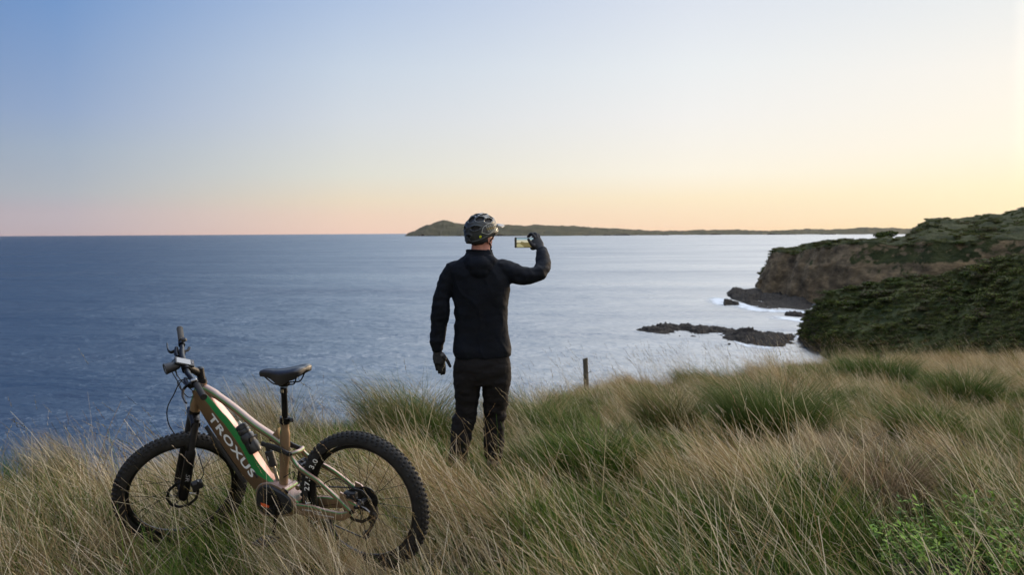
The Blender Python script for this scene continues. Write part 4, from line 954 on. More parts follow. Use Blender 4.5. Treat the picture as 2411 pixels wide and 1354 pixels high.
    part('lettering', [([q0+e*a_+np.array([.012*b_, .0237-.006*abs(b_), 0])+np.array([0, .0008, 0]) for a_, b_ in ((-.012, -.9), (.008, -.9), (.014, -.1), (-.006, -.1), (.0, .1), (.02, .1), (.026, .8), (.006, .8))], [(0, 1, 2, 3), (4, 5, 6, 7)])], M_white, sh, smooth=False)
    # fork
    P0 = np.array([.975, 0, .842])           # crown centre in fork frame (steering axis)
    axv = np.array([-math.cos(math.radians(67)), 0, math.sin(math.radians(67))]); fo = np.array([math.sin(math.radians(67)), 0, math.cos(math.radians(67))])
    axle = np.array([1.158, 0, .366])
    CN = L(456, 981); HA = L(475, 893)-L(457, 975); HA /= np.linalg.norm(HA); SY = SR@np.array([0, 1., 0]); SY -= HA*SY.dot(HA); SY /= np.linalg.norm(SY); SX = np.cross(SY, HA)
    fk = part('fork', [tube_vf([CN-SY*.075-HA*.008, CN-SY*.04, CN+HA*.008, CN+SY*.04, CN+SY*.075-HA*.008], [(.024, .022), (.024, .022), (.028, .026), (.024, .022), (.024, .022)], 16, up=HA, power=3)], M_blk)
    for sy in (-1, 1):
        lo = FK(axle+np.array([0, sy*.068, 0])); hi = CN+SY*sy*.066-HA*.01; dv = hi-lo; dv /= np.linalg.norm(dv); tp = lo+(hi-lo)*.62
        part('fork_leg', [tube_vf([lo-dv*.022, lo-dv*.008, lo+dv*.03, lo+(hi-lo)*.25, lo+(hi-lo)*.5, tp, tp+dv*.012], [(.010, .016), (.020, .026), (.020, .029), (.022, .028), (.0235, .026), (.025, .026), (.021, .021)], 16, power=2.4)], M_blk, fk)
        part('stanchion', [tube_vf([tp, hi+HA*.02], .0178, 16)], M_plas, fk)
        part('fork_cap', [tube_vf([hi+HA*.018, hi+HA*.038], [.017, .013], 16)], mat('blue_anodised', (.02, .07, .38), .35, .7) if sy == -1 else M_blk, fk)
        if sy == 1: legA = (lo, hi, dv)
        else: legB = (lo, hi, dv)
    tA = legA[0]+(legA[1]-legA[0])*.60; tB = legB[0]+(legB[1]-legB[0])*.60; md = (tA+tB)/2+HA*.075+SX*.045
    part('fork_arch', [tube_vf(smooth_path([tB, tB*.75+md*.25+HA*.035+SX*.02, md, tA*.75+md*.25+HA*.035+SX*.02, tA], 5), (.012), 12)], M_blk, fk)
    v, f = text_mesh('SR', 0, .2); v = v/v[:, 1].max()
    lp = legA[0]+(legA[1]-legA[0])*.36; ld = legA[2]; lx = np.cross(SY, ld)
    part('lettering', [([lp-ld*(q[0]*.03)+lx*(q[1]*.022-.011)*-1.+SY*(.0295-.006*abs(q[1]-.5)) for q in v], f)], mat('grey_lettering', (.22, .22, .23), .5), fk, smooth=False)
    part('brake_caliper', [box_vf(FK(axle+np.array([-.085, .052, .03])), (.030, .018, .024), SR.T, .007), tube_vf([FK(axle+np.array([-.06, .06, .0])), FK(axle+np.array([-.10, .06, .055]))], .011, 10)], M_plas)
    q = L(826, 1166, .052); part('brake_caliper', [box_vf(q, (.034, .018, .020), None, .007), tube_vf([q+np.array([.02, .0, .012]), q+np.array([-.03, .0, -.022])], .013, 10), tube_vf([q+np.array([0, .014, 0]), q+np.array([.0, .03, 0])], .010, 10, up=(1, 0, 0))], M_plas)
    # cassette, derailleur, chain (right side)
    vf = [lathe_vf((0, -.030-.0042*k, RR), (0, -1, 0), [(.05-.0001 if k == 0 else .001, 0), (.066-.0055*k, 0), (.066-.0055*k, .0018), (.001, .0018)], 40) for k in range(9)]
    part('cassette', vf, M_steel)
    part('derailleur', [box_vf((.0, -.085, .285), (.02, .012, .03), None, .006), tube_vf([(.005, -.08, .33), (-.005, -.09, .26), (.02, -.07, .20), (.05, -.06, .155)], [.010, .014, .010, .008], 10),
                        lathe_vf((.01, -.066, .235), (0, 1, 0), [(.002, -.003), (.020, -.003), (.020, .003), (.002, .003)], 16), lathe_vf((.055, -.066, .155), (0, 1, 0), [(.002, -.003), (.022, -.003), (.022, .003), (.002, .003)], 16)], M_plas)
    part('chain', [tube_vf([(.0, -.05, RR+.05), (.45, -.05, .395)], (.003, .004), 6), tube_vf([(.05, -.055, .135), (.25, -.052, .20), (.46, -.05, .30)], (.003, .004), 6)], M_steel)
    # kickstand
    km, kf = L(778, 1228, .062), L(797, 1272, .075)
    part('kickstand', [box_vf(km+np.array([0, 0, .002]), (.020, .012, .013), None, .004), tube_vf([km+np.array([-.004, .008, -.006]), kf, kf+(kf-km)*.9], [(.010, .013), (.008, .010), (.007, .009)], 10)], M_plas)
    # ---------------- handlebar assembly (steering frame)
    bc = np.array([.903, 0, 1.095])
    DB = BM.T@np.array([-.050, 0, .0])
    def HB(x, y, z): return FK(bc+np.array([x, y, z]))+DB
    path = smooth_path([HB(-.035, -.36, .002), HB(-.022, -.22, -.002), HB(-.004, -.11, -.010), HB(0, -.03, -.028), HB(0, .03, -.028), HB(-.004, .11, -.010), HB(-.022, .22, -.002), HB(-.035, .36, .002)], 5)
    bar = part('handlebar', [tube_vf(path, [.0112]*8+[.0135]*4+[.0155]*(len(path)-24)+[.0135]*4+[.0112]*8, 14)], M_blk)
    for sy in (-1, 1):
        g0, g1 = HB(-.0235, sy*.235, -.002), HB(-.0355, sy*.368, .002)
        vf = [tube_vf([g0, g0+(g1-g0)*.06, g0+(g1-g0)*.1]+[g0+(g1-g0)*t for t in np.linspace(.12, .93, 12)]+[g0+(g1-g0)*.95, g1], [.0175, .0175, .0150]+[.0158+.0006*(i % 2) for i in range(12)]+[.0172, .0165], 18)]
        gr = part('grip', vf, mat('grip_rubber', (.045, .040, .034), .8, 0, .2, 60, .0004, 500) if sy == -1 else M_rub, bar)
        # brake clamp + lever + shifter
        cpt = HB(-.018, sy*.205, -.003)
        bl = part('brake_lever', [tube_vf([HB(-.019, sy*.215, -.003), HB(-.018, sy*.195, -.003)], .0175, 14), tube_vf([HB(.012, sy*.20, -.012), HB(.022, sy*.15, -.020), HB(.018, sy*.115, -.018)], [.010, .013, .009], 10),
                                  tube_vf(smooth_path([HB(.022, sy*.185, -.018), HB(.045, sy*.20, -.028), HB(.055, sy*.25, -.034), HB(.05, sy*.31, -.034)], 4), [(.004, .008)]*13, 8, power=3)], M_blk)
        part('shifter', [box_vf(HB(-.004, sy*.172, -.030), (.020, .014, .015), SR.T, .005), tube_vf([HB(-.01, sy*.175, -.035), HB(-.04, sy*.19, -.040), HB(-.05, sy*.205, -.036)], [.005, .007, .008], 8)], M_plas)
        part('bell' if sy == -1 else 'lever_clamp', [lathe_vf(HB(-.036, sy*.19, .024), (SR@np.array([0, 0, 1.])), [(.0, .014), (.010, .012), (.015, .004), (.015, -.003), (.0, -.003)], 18)] if sy == -1 else [box_vf(HB(-.016, .208, .014), (.015, .009, .006), SR.T, .003)], M_alu if sy == 1 else M_plas)
    top = L(471, 880)
    part('stem', [tube_vf([L(475, 893), L(472, 880), L(470, 867), L(469.6, 864)], [.020, .0215, .0215, .012], 18), tube_vf([top, (top+HB(-.012, 0, -.026))/2, HB(-.005, 0, -.027)], [(.019, .020), (.017, .018), (.021, .021)], 14, power=3),
                  tube_vf([HB(0, -.024, -.028), HB(0, .024, -.028)], .022, 16)], M_blk)
    part('stem_cap', [box_vf(L(466, 873), (.030, .019, .009), BM.T@BM, .005)], M_plas)
    dcen = LS(434, 853, -.035); ux = FK(LS(456, 858, -.035))-FK(LS(414, 850, -.035)); ux /= np.linalg.norm(ux)
    dc = FK(dcen); nrm = -BM.T@(W(434, 853, 1.)/np.linalg.norm(W(434, 853, 1.))); nrm = nrm+BM.T@np.array([0, 0, 1.25]); nrm -= ux*nrm.dot(ux); nrm /= np.linalg.norm(nrm); uy = np.cross(nrm, ux)
    R3 = np.array([ux, uy, nrm])
    dsp = part('display', [box_vf(dc, (.050, .024, .007), R3, .003), tube_vf([dc-nrm*.008, dc-nrm*.02-uy*.015, HB(0, -.035, -.02)], .008, 8)], M_plas)
    part('screen', [box_vf(dc+nrm*.0072-ux*.006, (.036, .018, .0006), R3)], mat('screen_glass', (.05, .06, .085), .12, 0, .05, coat=.8), dsp, smooth=False)
    part('button', [box_vf(dc+nrm*.0075+ux*.040, (.004, .010, .0012), R3, .001)], mat('button_plastic', (.12, .11, .12), .5), dsp)
    hc = FK(LS(403, 865, -.03)); hd_ = BM.T@(W(391, 866, 5.27)-W(416, 858, 5.30)); hd_ /= np.linalg.norm(hd_)
    hl = part('headlight', [lathe_vf(hc, hd_, [(0, -.044), (.014, -.044), (.020, -.036), (.024, -.02), (.028, .02), (.030, .032), (.027, .034), (.025, .028), (0, .026)], 22), tube_vf([hc-hd_*.03, HB(.0, -.05, -.03)], .006, 8), tube_vf([hc-hd_*.02, hc-hd_*.02+BM.T@np.array([.01, 0, -.055])], .003, 6)], M_plas)
    part('lens', [lathe_vf(hc, hd_, [(.0, .0275), (.024, .0295), (.0, .031)], 22)], mat('lamp_lens', (.25, .27, .3), .15, 0, .05), hl)
    # cables
    def cable(pts, r=.0026, n='cable'): part(n, [tube_vf(smooth_path(pts, 8), r, 6)], M_rub)
    cable([L(461, 893, .06), L(436, 893, .10), L(421, 905, .11), L(409, 930, .12), L(396, 955, .12), L(393, 978, .12), L(399, 1003, .11), L(414, 1026, .09), L(432, 1046, .08)], .0030)
    cable([HB(.018, -.12, -.018), HB(.07, -.08, -.04), FK(np.array([1.00, -.03, .97])), FK(np.array([1.0, .0, .88]))])
    cable([HB(.018, .12, -.018), HB(.06, .08, -.05), FK(np.array([.985, .05, .95])), L(455, 935, .03)])
    cable([HB(-.0, -.16, -.035), HB(.05, -.13, -.085), HB(.04, -.03, -.11), L(459, 925, .03)])
    cable([tA-SX*.04, (tA+FK(axle+np.array([-.1, .08, .05])))/2-SX*.04, FK(axle+np.array([-.13, .07, .09])), FK(axle+np.array([-.095, .06, .045]))])
    cable([L(752, 1150, .05), L(770, 1135, .07), L(795, 1128, .07), L(818, 1142, .06), L(826, 1158, .055)])
    cable([L(668, 1125, .02), L(690, 1112, .03), L(694, 1120, .03), L(688, 1132, .03)])
    return root
bicycle()
def bottle():
    r = empty('water_bottle'); M = Matrix(BM.tolist()).to_4x4(); M.translation = Vector(BT); r.matrix_world = M
    a, b = L(566, 1000, .0), L(604, 1066, .0); d = (b-a); ln = np.linalg.norm(d); d /= ln
    MB().add(*lathe_vf(a, d, [(.0, .028), (.030, .028), (.033, .034), (.033, .050), (.030, .056), (.036, .064), (.0365, ln*.55), (.034, ln*.60), (.0345, ln*.66), (.0365, ln*.70), (.0365, ln-.012), (.032, ln-.002), (0, ln)], 30)).build('body', mat('bottle_plastic', (.018, .019, .022), .35, 0, .2, 10), r)
    MB().add(*lathe_vf(a, d, [(0, -.002), (.022, 0), (.031, .006), (.033, .012), (.033, .026), (0, .027)], 30)).build('cap', M_plas, r)
    MB().add(*tube_vf([a+d*.002, a-d*.010, a-d*.020], [.012, .010, .007], 14)).build('nozzle', mat('clear_nozzle', (.42, .44, .40), .3), r)
    tag(r, 'black drinking bottle with a pale nozzle carried inside the bicycle frame', 'bottle')
    c = bpy.data.objects['mountain_bike']
    q = MB()
    for s in (-.3, .3): q.add(*tube_vf(smooth_path([a+d*ln*.95+np.array([0, .038*math.copysign(1, s), 0]), a+d*ln*.6+np.array([-.012, .040*math.copysign(1, s), -.012]), a+d*ln*.45+np.array([-.03, .02*math.copysign(1, s), -.02])], 4), .003, 6))
    q.add(*box_vf(a+d*ln*.45+np.array([-.034, 0, -.022]), (.006, .03, .03), None, .002)).build('bottle_cage', M_blk, c)
bottle()
# ================================================================== PERSON (seen from behind, filming with a phone)
MD = 7.14
MO = W(1130, 1115, MD)                                  # ground point between the feet
def Q(px, py, y=0.): return W(px, py, MD+y)-MO          # person-local point at a photo pixel, y metres beyond the body plane
PXM = MD/FPX                                            # metres per photo pixel at the person
def ell_loft(sec, n=36, power=2.3):
    """sec: (py, left px, right px, half depth, y centre) horizontal elliptical slices"""
    V = []
    for py, l, r, dp, yc in sec:
        c = Q((l+r)/2, py, yc); a = (r-l)/2*PXM
        for k in range(n):
            t = 2*math.pi*k/n; cs, sn = math.cos(t), math.sin(t)
            V.append(c+np.array([a*math.copysign(abs(cs)**(2/power), cs), dp*math.copysign(abs(sn)**(2/power), sn), 0]))
    m = len(sec); F = grid_faces(m, n, True).tolist()+[list(range(n))[::-1], list(range((m-1)*n, m*n))]
    return V, F
def ball(c, r, n=16):
    r = np.atleast_1d(r)*np.ones(3); V = []; F = []
    for i in range(n+1):
        ph = math.pi*i/n
        for k in range(2*n): V.append(np.asarray(c)+np.array([math.sin(ph)*math.cos(math.pi*k/n), math.sin(ph)*math.sin(math.pi*k/n), math.cos(ph)])*r)
    F = grid_faces(n+1, 2*n, True).tolist(); return V, F
def oball(c, ax, r, n=16):
    V, F = ball((0, 0, 0), (1, 1, 1), n); A = np.array(ax); return [np.asarray(c)+(q*np.asarray(r))@A for q in V], F
def limb(pts, rad, n=20, k=5, power=2.1):
    P = smooth_path(pts, k); R = smooth_path([np.atleast_1d(np.asarray(r, float))*np.ones(2) for r in rad], k)
    out = [tube_vf(P, [tuple(r) for r in R], n, up=(0, 1, .01), power=power)]
    out.append(ball(P[0], float(R[0].min())*.98, 10)); out.append(ball(P[-1], float(R[-1].min())*.98, 10)); return out
def person():
    root_loc = MO
    M_skin = mat('skin', (.50, .22, .165), .55, 0, .12, 30, .0003, 300)
    M_jack = mat('black_jacket_cloth', (.0034, .0052, .0098), .8, 0, .25, 14, .0006, 700, spec=.2)
    M_trs = mat('dark_trouser_cloth', (.010, .009, .0095), .85, 0, .3, 10, .0006, 600, spec=.2)
    M_glv = mat('glove_cloth', (.012, .013, .017), .7, 0, .35, 40, .0006, 400)
    M_boot = mat('brown_leather', (.07, .035, .022), .6, 0, .3, 20, .0006, 300)
    M_hair = mat('short_brown_hair', (.035, .02, .012), .8, 0, .4, 90, .001, 700)
    # facing of the head: turned about 42 degrees to the right of straight ahead
    fa = math.radians(40); f = np.array([math.sin(fa), math.cos(fa), 0]); r = np.array([math.cos(fa), -math.sin(fa), 0]); u = np.array([0, 0, 1.])
    tilt = math.radians(-3); f2 = f*math.cos(tilt)+u*math.sin(tilt); u2 = u*math.cos(tilt)-f*math.sin(tilt)
    hc = Q(1134, 551, .035)
    def H(a, b, c): return hc+r*a+f2*b+u2*c              # right, forward, up
    # ---------- hands: fingers as separate chains. returns prims
    def hand(wrist, palm, side, nrm, fingers, thumb, g):
        """palm: (centre, half sizes in side/dir/normal), fingers: list of 4 joint lists, thumb: joint list"""
        dr = np.asarray(palm)-np.asarray(wrist); ln = np.linalg.norm(dr); dr /= ln
        side = side-dr*np.dot(side, dr); side /= np.linalg.norm(side); nr = np.cross(side, dr)
        pr = [oball(np.asarray(palm), [side, dr, nr], (.043+g, .052+g, .017+g)), oball(np.asarray(palm)+dr*.022, [side, dr, nr], (.043+g, .030+g, .016+g)),
              tube_vf([wrist, np.asarray(wrist)*.5+np.asarray(palm)*.5, palm], [(.028+g, .021+g), (.034+g, .020+g), (.038+g, .016+g)], 16, up=nr)]
        for k, fp in enumerate(fingers):
            rad = [.0100, .0092, .0084, .0074]
            pr += limb(fp, [q+g for q in rad[:len(fp)]], 12, 4)
        pr += limb(thumb, [q+g for q in (.014, .0115, .0100, .0085)[:len(thumb)]], 12, 4); return pr
    # left hand, hanging; right hand, holding the phone
    def left_hand(g):
        w = Q(1029, 822, .0); p = Q(1033, 843, .0)
        fg = [[Q(1044.5, 852, .005), Q(1046.5, 865, .012), Q(1046.5, 874, .022), Q(1045.5, 880, .034)],
              [Q(1037.5, 855, .008), Q(1040, 868, .014), Q(1040.5, 877, .024), Q(1039.5, 881.5, .036)],
              [Q(1030.5, 854, .010), Q(1033, 866, .018), Q(1034, 874, .028), Q(1033.5, 878, .040)],
              [Q(1025, 850, .012), Q(1026.5, 860, .020), Q(1028, 867, .030), Q(1028.5, 871, .040)]]
        th = [Q(1041, 834, -.004), Q(1050, 845, -.010), Q(1056, 855, -.010), Q(1060, 863, -.006)]
        return hand(w, p, np.array([1., 0, 0]), None, fg, th, g)
    HY = .27
    def right_hand(g):
        w = Q(1275, 590, HY-.02); p = Q(1266, 573, HY+.0)
        fg = [[Q(1259, 560, HY+.0), Q(1253.5, 551, HY+.008), Q(1248, 551.5, HY+.024), Q(1243, 558, HY+.034)],
              [Q(1264, 559, HY+.012), Q(1261.5, 550.5, HY+.024), Q(1254, 551, HY+.040), Q(1246, 556, HY+.045)],
              [Q(1269, 563, HY+.020), Q(1268, 554, HY+.038), Q(1261, 555, HY+.052), Q(1252, 561, HY+.052)],
              [Q(1271, 570, HY+.024), Q(1269, 563, HY+.046), Q(1262, 562, HY+.058), Q(1256, 568, HY+.056)]]
        th = [Q(1261, 583, HY-.012), Q(1253, 577, HY-.026), Q(1248, 570, HY-.030), Q(1244, 563.5, HY-.026)]
        pr = hand(w, p, Q(1278, 566, HY+.03)-Q(1256, 578, HY-.01), None, fg, th, g)
        pr.append(oball(Q(1255, 585, HY+.004), [[1, 0, 0], [0, 1, 0], [0, 0, 1]], (.020+g, .016+g, .011+g))); return pr
    # ---------- body (one continuous figure under the clothes)
    prims = [ell_loft([(840, 1080, 1192, .09, .0), (800, 1086, 1184, .085, 0), (740, 1082, 1186, .095, 0), (680, 1076, 1188, .10, 0), (640, 1068, 1190, .09, 0), (615, 1092, 1168, .06, .0), (604, 1106, 1154, .045, .0), (590, 1109, 1154, .048, .01), (570, 1111, 1155, .05, .02)]),
             ell_loft([(890, 1084, 1188, .07, 0), (870, 1080, 1190, .09, .0), (835, 1082, 1190, .09, 0)])]
    prims += limb([Q(1104, 880), Q(1100, 940), Q(1096, 985, .02), Q(1088, 1040, -.01), Q(1082, 1095, -.02)], [.075, .062, .05, .045, .030])
    prims += limb([Q(1166, 880), Q(1166, 940, .02), Q(1165, 985, .05), Q(1163, 1035, .05), Q(1162, 1078, .05)], [.075, .062, .05, .045, .030])
    for x, y, yy in ((1080, 1102, .0), (1164, 1086, .08)): prims.append(oball(Q(x, y, yy), np.eye(3), (.036, .11, .024)))
    prims += limb([Q(1074, 634), Q(1052, 668, -.01), Q(1040, 720, -.01), Q(1036, 755, .0), Q(1032, 790, .0), Q(1030, 822, .0)], [.055, .05, .046, .042, .036, .026])
    prims += limb([Q(1186, 634), Q(1215, 646, .02), Q(1248, 650, .04), Q(1272, 643, .07), Q(1278, 622, .15), Q(1277, 596, .24)], [.055, .052, .046, .043, .038, .026])
    prims += left_hand(-.0005)+right_hand(-.0005)
    # head
    prims += [oball(H(0, -.012, .030), [r, f2, u2], (.076, .096, .088)), oball(H(0, .020, -.030), [r, f2, u2], (.062, .072, .075)), oball(H(0, .048, -.078), [r, f2, u2], (.045, .045, .034)),
              oball(H(0, .085, -.080), [r, f2, u2], (.018, .016, .014)), tube_vf([Q(1132, 600, .0), H(0, -.02, -.07), H(0, -.015, -.01)], [(.046, .046), (.050, .052), (.055, .06)], 20, up=(0, 1, 0)),
              tube_vf([H(0, .088, .018), H(0, .104, -.004), H(0, .116, -.028), H(0, .095, -.036)], [.009, .011, .015, .010], 10, up=r),      # nose
              oball(H(0, .090, .026), [r, f2, u2], (.050, .014, .010)), oball(H(.030, .074, -.018), [r, f2, u2], (.022, .018, .014)), oball(H(-.030, .074, -.018), [r, f2, u2], (.022, .018, .014)),
              oball(H(0, .092, -.054), [r, f2, u2], (.024, .010, .005)), oball(H(0, .091, -.063), [r, f2, u2], (.021, .010, .006))]
    for s in (-1, 1):                                   # ears
        c = H(s*.080, -.012, -.036); a = r*s*.5-f2*.85; a /= np.linalg.norm(a); b = np.cross(u2, a)
        prims += [oball(c+a*.006, [a, b, u2], (.016, .005, .031)), oball(c+u2*.020+a*.012, [a, b, u2], (.010, .005, .014)), oball(c-u2*.025, [a, b, u2], (.008, .006, .011))]
    body = fuse('person', prims, .0045, 3, M_skin)
    body.location = root_loc
    tag(body, 'man in black jacket and bike helmet seen from behind, filming with one raised arm', 'person')
    eyes = MB(); eyes.add(*oball(H(.031, .083, .010), [r, f2, u2], (.013, .011, .011))).add(*oball(H(-.031, .083, .010), [r, f2, u2], (.013, .011, .011)))
    for s in (-1, 1):
        MB().add(*oball(H(s*.031, .083, .008), [r, f2, u2], (.013, .0115, .0105))).build('eye', mat('eye_white', (.6, .58, .55), .2, 0, .02), body)
    # ---------- jacket
    def fold(p):
        x, y, z = [float(q) for q in p]
        arm = max(0., min(1., (abs(x+.005)-.22)/.03)); d = .013*noise.noise(Vector((x*6+2, y*6, z*5)))+(.0024+.0050*arm)*noise.noise(Vector((x*14, y*14, z*26+4)))+.0014*noise.noise(Vector((x*40, y*40, z*50)))
        g = noise.noise(Vector((x*7+z*5, y*5, z*3-x*4))); d += .024*max(0, .22-abs(g))-.002
        return d
    tors = [(843, 1074, 1199, .112, .0), (838, 1069.5, 1203, .120, .0), (826, 1066.5, 1204, .122, 0), (812, 1067, 1203, .116, 0), (790, 1069, 1199.5, .112, .0), (765, 1067.5, 1198.5, .114, .0), (752, 1070.5, 1198, .116, .0), (738, 1066.5, 1199, .118, 0), (722, 1070, 1198.5, .120, 0), (700, 1064, 1200, .124, .0), (675, 1061, 1203, .122, .0), (655, 1058, 1203, .116, .0), (640, 1056, 1198, .110, 0),
            (627, 1060, 1190, .100, .0), (617, 1070, 1178, .090, .0), (609, 1082, 1170, .082, .002), (602, 1092, 1163, .076, .004), (596, 1096, 1161, .070, .008), (589, 1098, 1158, .066, .012)]
    jp = [ell_loft(tors)]
    jp += limb([Q(1080, 632), Q(1062, 640, -.0), Q(1049, 668, -.01), Q(1040, 700, -.01), Q(1038, 728, -.01), Q(1036.5, 745, .0), Q(1033, 760, .0), Q(1032, 775, .0), Q(1030.5, 792, .0), Q(1029, 803, .0), Q(1029, 812, .0), Q(1030, 818, 0)],
               [.062, .064, .064, .062, .066, .069, .062, .060, .053, .055, .048, .042], 24)
    jp += limb([Q(1180, 634, .0), Q(1204, 641, .01), Q(1225, 648, .025), Q(1246, 648, .04), Q(1266, 643, .065), Q(1276, 632, .10), Q(1279, 617, .15), Q(1278, 603, .20), Q(1277, 594, .235)],
               [.074, .080, .073, .066, .064, .061, .056, .050, .041], 24)
    for (x, y, yy, rr) in ((1029, 806, 0, .054), (1014+15, 794, 0, .056)): jp.append(oball(Q(x, y, yy), np.eye(3), (rr, rr*.9, .012)))
    # hood lying on the back
    jp += [oball(Q(1129, 624, -.085), np.eye(3), (.098, .055, .066)), oball(Q(1129, 640, -.098), np.eye(3), (.068, .040, .050)), oball(Q(1108, 614, -.06), np.eye(3), (.050, .050, .048)), oball(Q(1153, 614, -.06), np.eye(3), (.048, .050, .045)),
           oball(Q(1178, 622, -.01), np.eye(3), (.045, .06, .026)), oball(Q(1205, 624, .0), np.eye(3), (.06, .05, .022))]
    jk = fuse('jacket', jp, .0065, 2, M_jack, body, fold)
    # hollow-looking collar rim
    MB().add(*tube_vf(smooth_path([Q((1098+1158)/2, 590, .012)+np.array([math.cos(t)*.089, math.sin(t)*.064, .003*math.sin(2*t)]) for t in np.linspace(0, 2*math.pi, 17)], 3), (.008), 8)).build('collar', M_jack, jk)
    # ---------- trousers
    def tfold(p):
        x, y, z = [float(q) for q in p]
        k = 1+1.3*math.exp(-((z-.42)/.10)**2)+.8*math.exp(-((z-.14)/.10)**2)
        return k*(.0065*noise.noise(Vector((x*8, y*8, z*22)))+.0032*noise.noise(Vector((x*20, y*20, z*44+3)))+.0016*noise.noise(Vector((x*50, y*50, z*80))))
    tp = [ell_loft([(905, 1070, 1202, .105, .0), (890, 1067, 1204, .115, -.005), (872, 1066, 1205, .122, -.008), (855, 1068, 1203, .118, -.004), (838, 1073, 1199, .108, 0), (820, 1078, 1195, .10, 0)])]
    def leg(sec): return ell_loft(sec, 28, 2.2)
    tp.append(leg([(1092, 1057, 1096, .062, -.02), (1075, 1056, 1100, .070, -.02), (1040, 1060, 1108, .078, -.01), (1012, 1061, 1114, .084, .0), (995, 1062, 1119, .086, .01), (983, 1064, 1120, .088, .015), (976, 1072, 1121, .088, .015), (950, 1072, 1127, .092, .01), (915, 1069, 1131, .10, .0), (890, 1067, 1136, .11, 0), (870, 1069, 1134, .10, 0)]))
    tp.append(leg([(1078, 1141, 1182, .062, .05), (1062, 1140, 1185, .068, .05), (1035, 1138, 1188, .076, .05), (1008, 1137, 1189, .082, .05), (990, 1138, 1188, .084, .05), (978, 1137, 1191, .086, .045), (955, 1137, 1195, .09, .03), (925, 1136, 1199, .10, .01), (895, 1136, 1204, .11, 0), (870, 1138, 1202, .10, 0)]))
    fuse('trousers', tp, .0065, 2, M_trs, body, tfold)
    # ---------- boots
    for x, y, yy in ((1078, 1104, -.0), (1163, 1088, .075)):
        fuse('boot', [oball(Q(x, y-1, yy+.02), np.eye(3), (.052, .14, .045)), limb([Q(x, y-30, yy-.03), Q(x, y-6, yy-.04)], [.052, .055])[0], box_vf(Q(x, y+9, yy+.015), (.05, .135, .012), None, .008)], .006, 3, M_boot, body)
    # ---------- gloves
    def gf(p): x, y, z = [float(q) for q in p]; return .0012*noise.noise(Vector((x*70, y*70, z*70)))
    for nm, pr, cuff in (('l', left_hand(.0018), [Q(1030, 812), Q(1029.5, 818), Q(1029.5, 826)]), ('r', right_hand(.0018), [Q(1277, 599, .225), Q(1276, 593, .24), Q(1274, 586, .256)])):
        fuse('glove', pr+[tube_vf(cuff, [.036, .037, .035], 18, up=(0, 1, 0))], .0032, 2, M_glv, body, gf, .4)
    MB().add(*oball(Q(1041, 836, -.024), np.eye(3), (.012, .003, .012))).build('knuckle_patch', mat('grey_patch', (.10, .10, .11), .6), body)
    MB().add(*oball(Q(1258, 576, HY-.028), np.eye(3), (.009, .003, .010))).build('knuckle_patch', bpy.data.materials['grey_patch'], body)
    # ---------- hair at the nape
    hp_ = [oball(H(0, -.022, .022), [r, f2, u2], (.080, .092, .090)), oball(H(0, -.040, -.045), [r, f2, u2], (.064, .052, .050))]
    fuse('hair', hp_, .005, 3, M_hair, body, lambda p: .0016*noise.noise(Vector((float(p[0])*160, float(p[1])*160, float(p[2])*50))))
    # ---------- helmet
    M_hel = mat('helmet_shell', (.018, .023, .026), .5, 0, .15, 20, coat=.25); M_foam = mat('helmet_foam', (.010, .010, .011), .8)
    th = math.radians(-10); hf = f*math.cos(th)+u*math.sin(th)*-1; hu = u*math.cos(th)+f*math.sin(th)      # rim lower at the back
    hf /= np.linalg.norm(hf); hu -= hf*hu.dot(hf); hu /= np.linalg.norm(hu)
    oc = Q(1133, 545.5, .03)
    def S(lon, lat, k=1.):
        """lon 0 = front, + right; lat 90 = top"""
        lo, la = math.radians(lon), math.radians(lat); a = .106; b = .138 if abs(lon) < 90 else .142
        rr = math.cos(la) if la > 0 else 1-.06*(math.degrees(la)/-30)**2
        c = .134*math.sin(la) if la > 0 else .134*math.sin(la)*.95
        x = math.sin(lo); y = math.cos(lo); q = (abs(x)**2.3+abs(y)**2.3)**(-1/2.3)
        return oc+r*(a*k*rr*x*q)+hf*(b*k*rr*y*q)+hu*(c*k)
    vents = [(-180, 52, 13, 13), (-128, 50, 15, 10), (128, 50, 15, 10), (-90, 38, 17, 8), (90, 38, 17, 8), (-45, 48, 15, 10), (45, 48, 15, 10), (0, 52, 10, 14), (150, 20, 17, 7), (-150, 20, 17, 7), (-108, 12, 16, 6), (158, 76, 18, 6), (-158, 76, 18, 6), (-70, 68, 22, 6), (70, 68, 22, 6), (0, 30, 14, 8), (-60, 14, 14, 7), (180, -4, 12, 5)]
    nlo, nla = 180, 62; V = []; D = []
    for j in range(nla+1):
        for i in range(nlo):
            lon = -180+360*i/nlo; back = (1-math.cos(math.radians(lon)))/2
            lo_lat = -7-20*max(0., (back-.55)/.45)**.8 if back > .55 else -7.
            lat = lo_lat+(89.5-lo_lat)*j/nla
            dmin = 9.
            for a, b, wa, wb in vents:
                dl = ((lon-a+180) % 360)-180; e = math.hypot(dl*math.cos(math.radians(max(b, 0)))/wa/1.0, (lat-b)/wb) if b < 70 else math.hypot(dl*math.cos(math.radians(b))*2.2/wa, (lat-b)/wb); dmin = min(dmin, e)
            ridge = .022*math.exp(-((dmin-1.22)/.16)**2)-.012*max(0, min(1, (dmin-1.5)*2))+.012*math.exp(-((lat-33-6*math.cos(math.radians(2*lon)))/2.2)**2)+.010*math.exp(-((lat-64)/2.5)**2)
            step = .016 if lat < 20+4*math.sin(math.radians(lon*3)) and lat > -40 else 0
            V.append(S(lon, lat, 1+ridge-.02*(step > 0)+.03*(lat < lo_lat+5))); D.append(dmin)
    D = np.array(D).reshape(nla+1, nlo); F = []
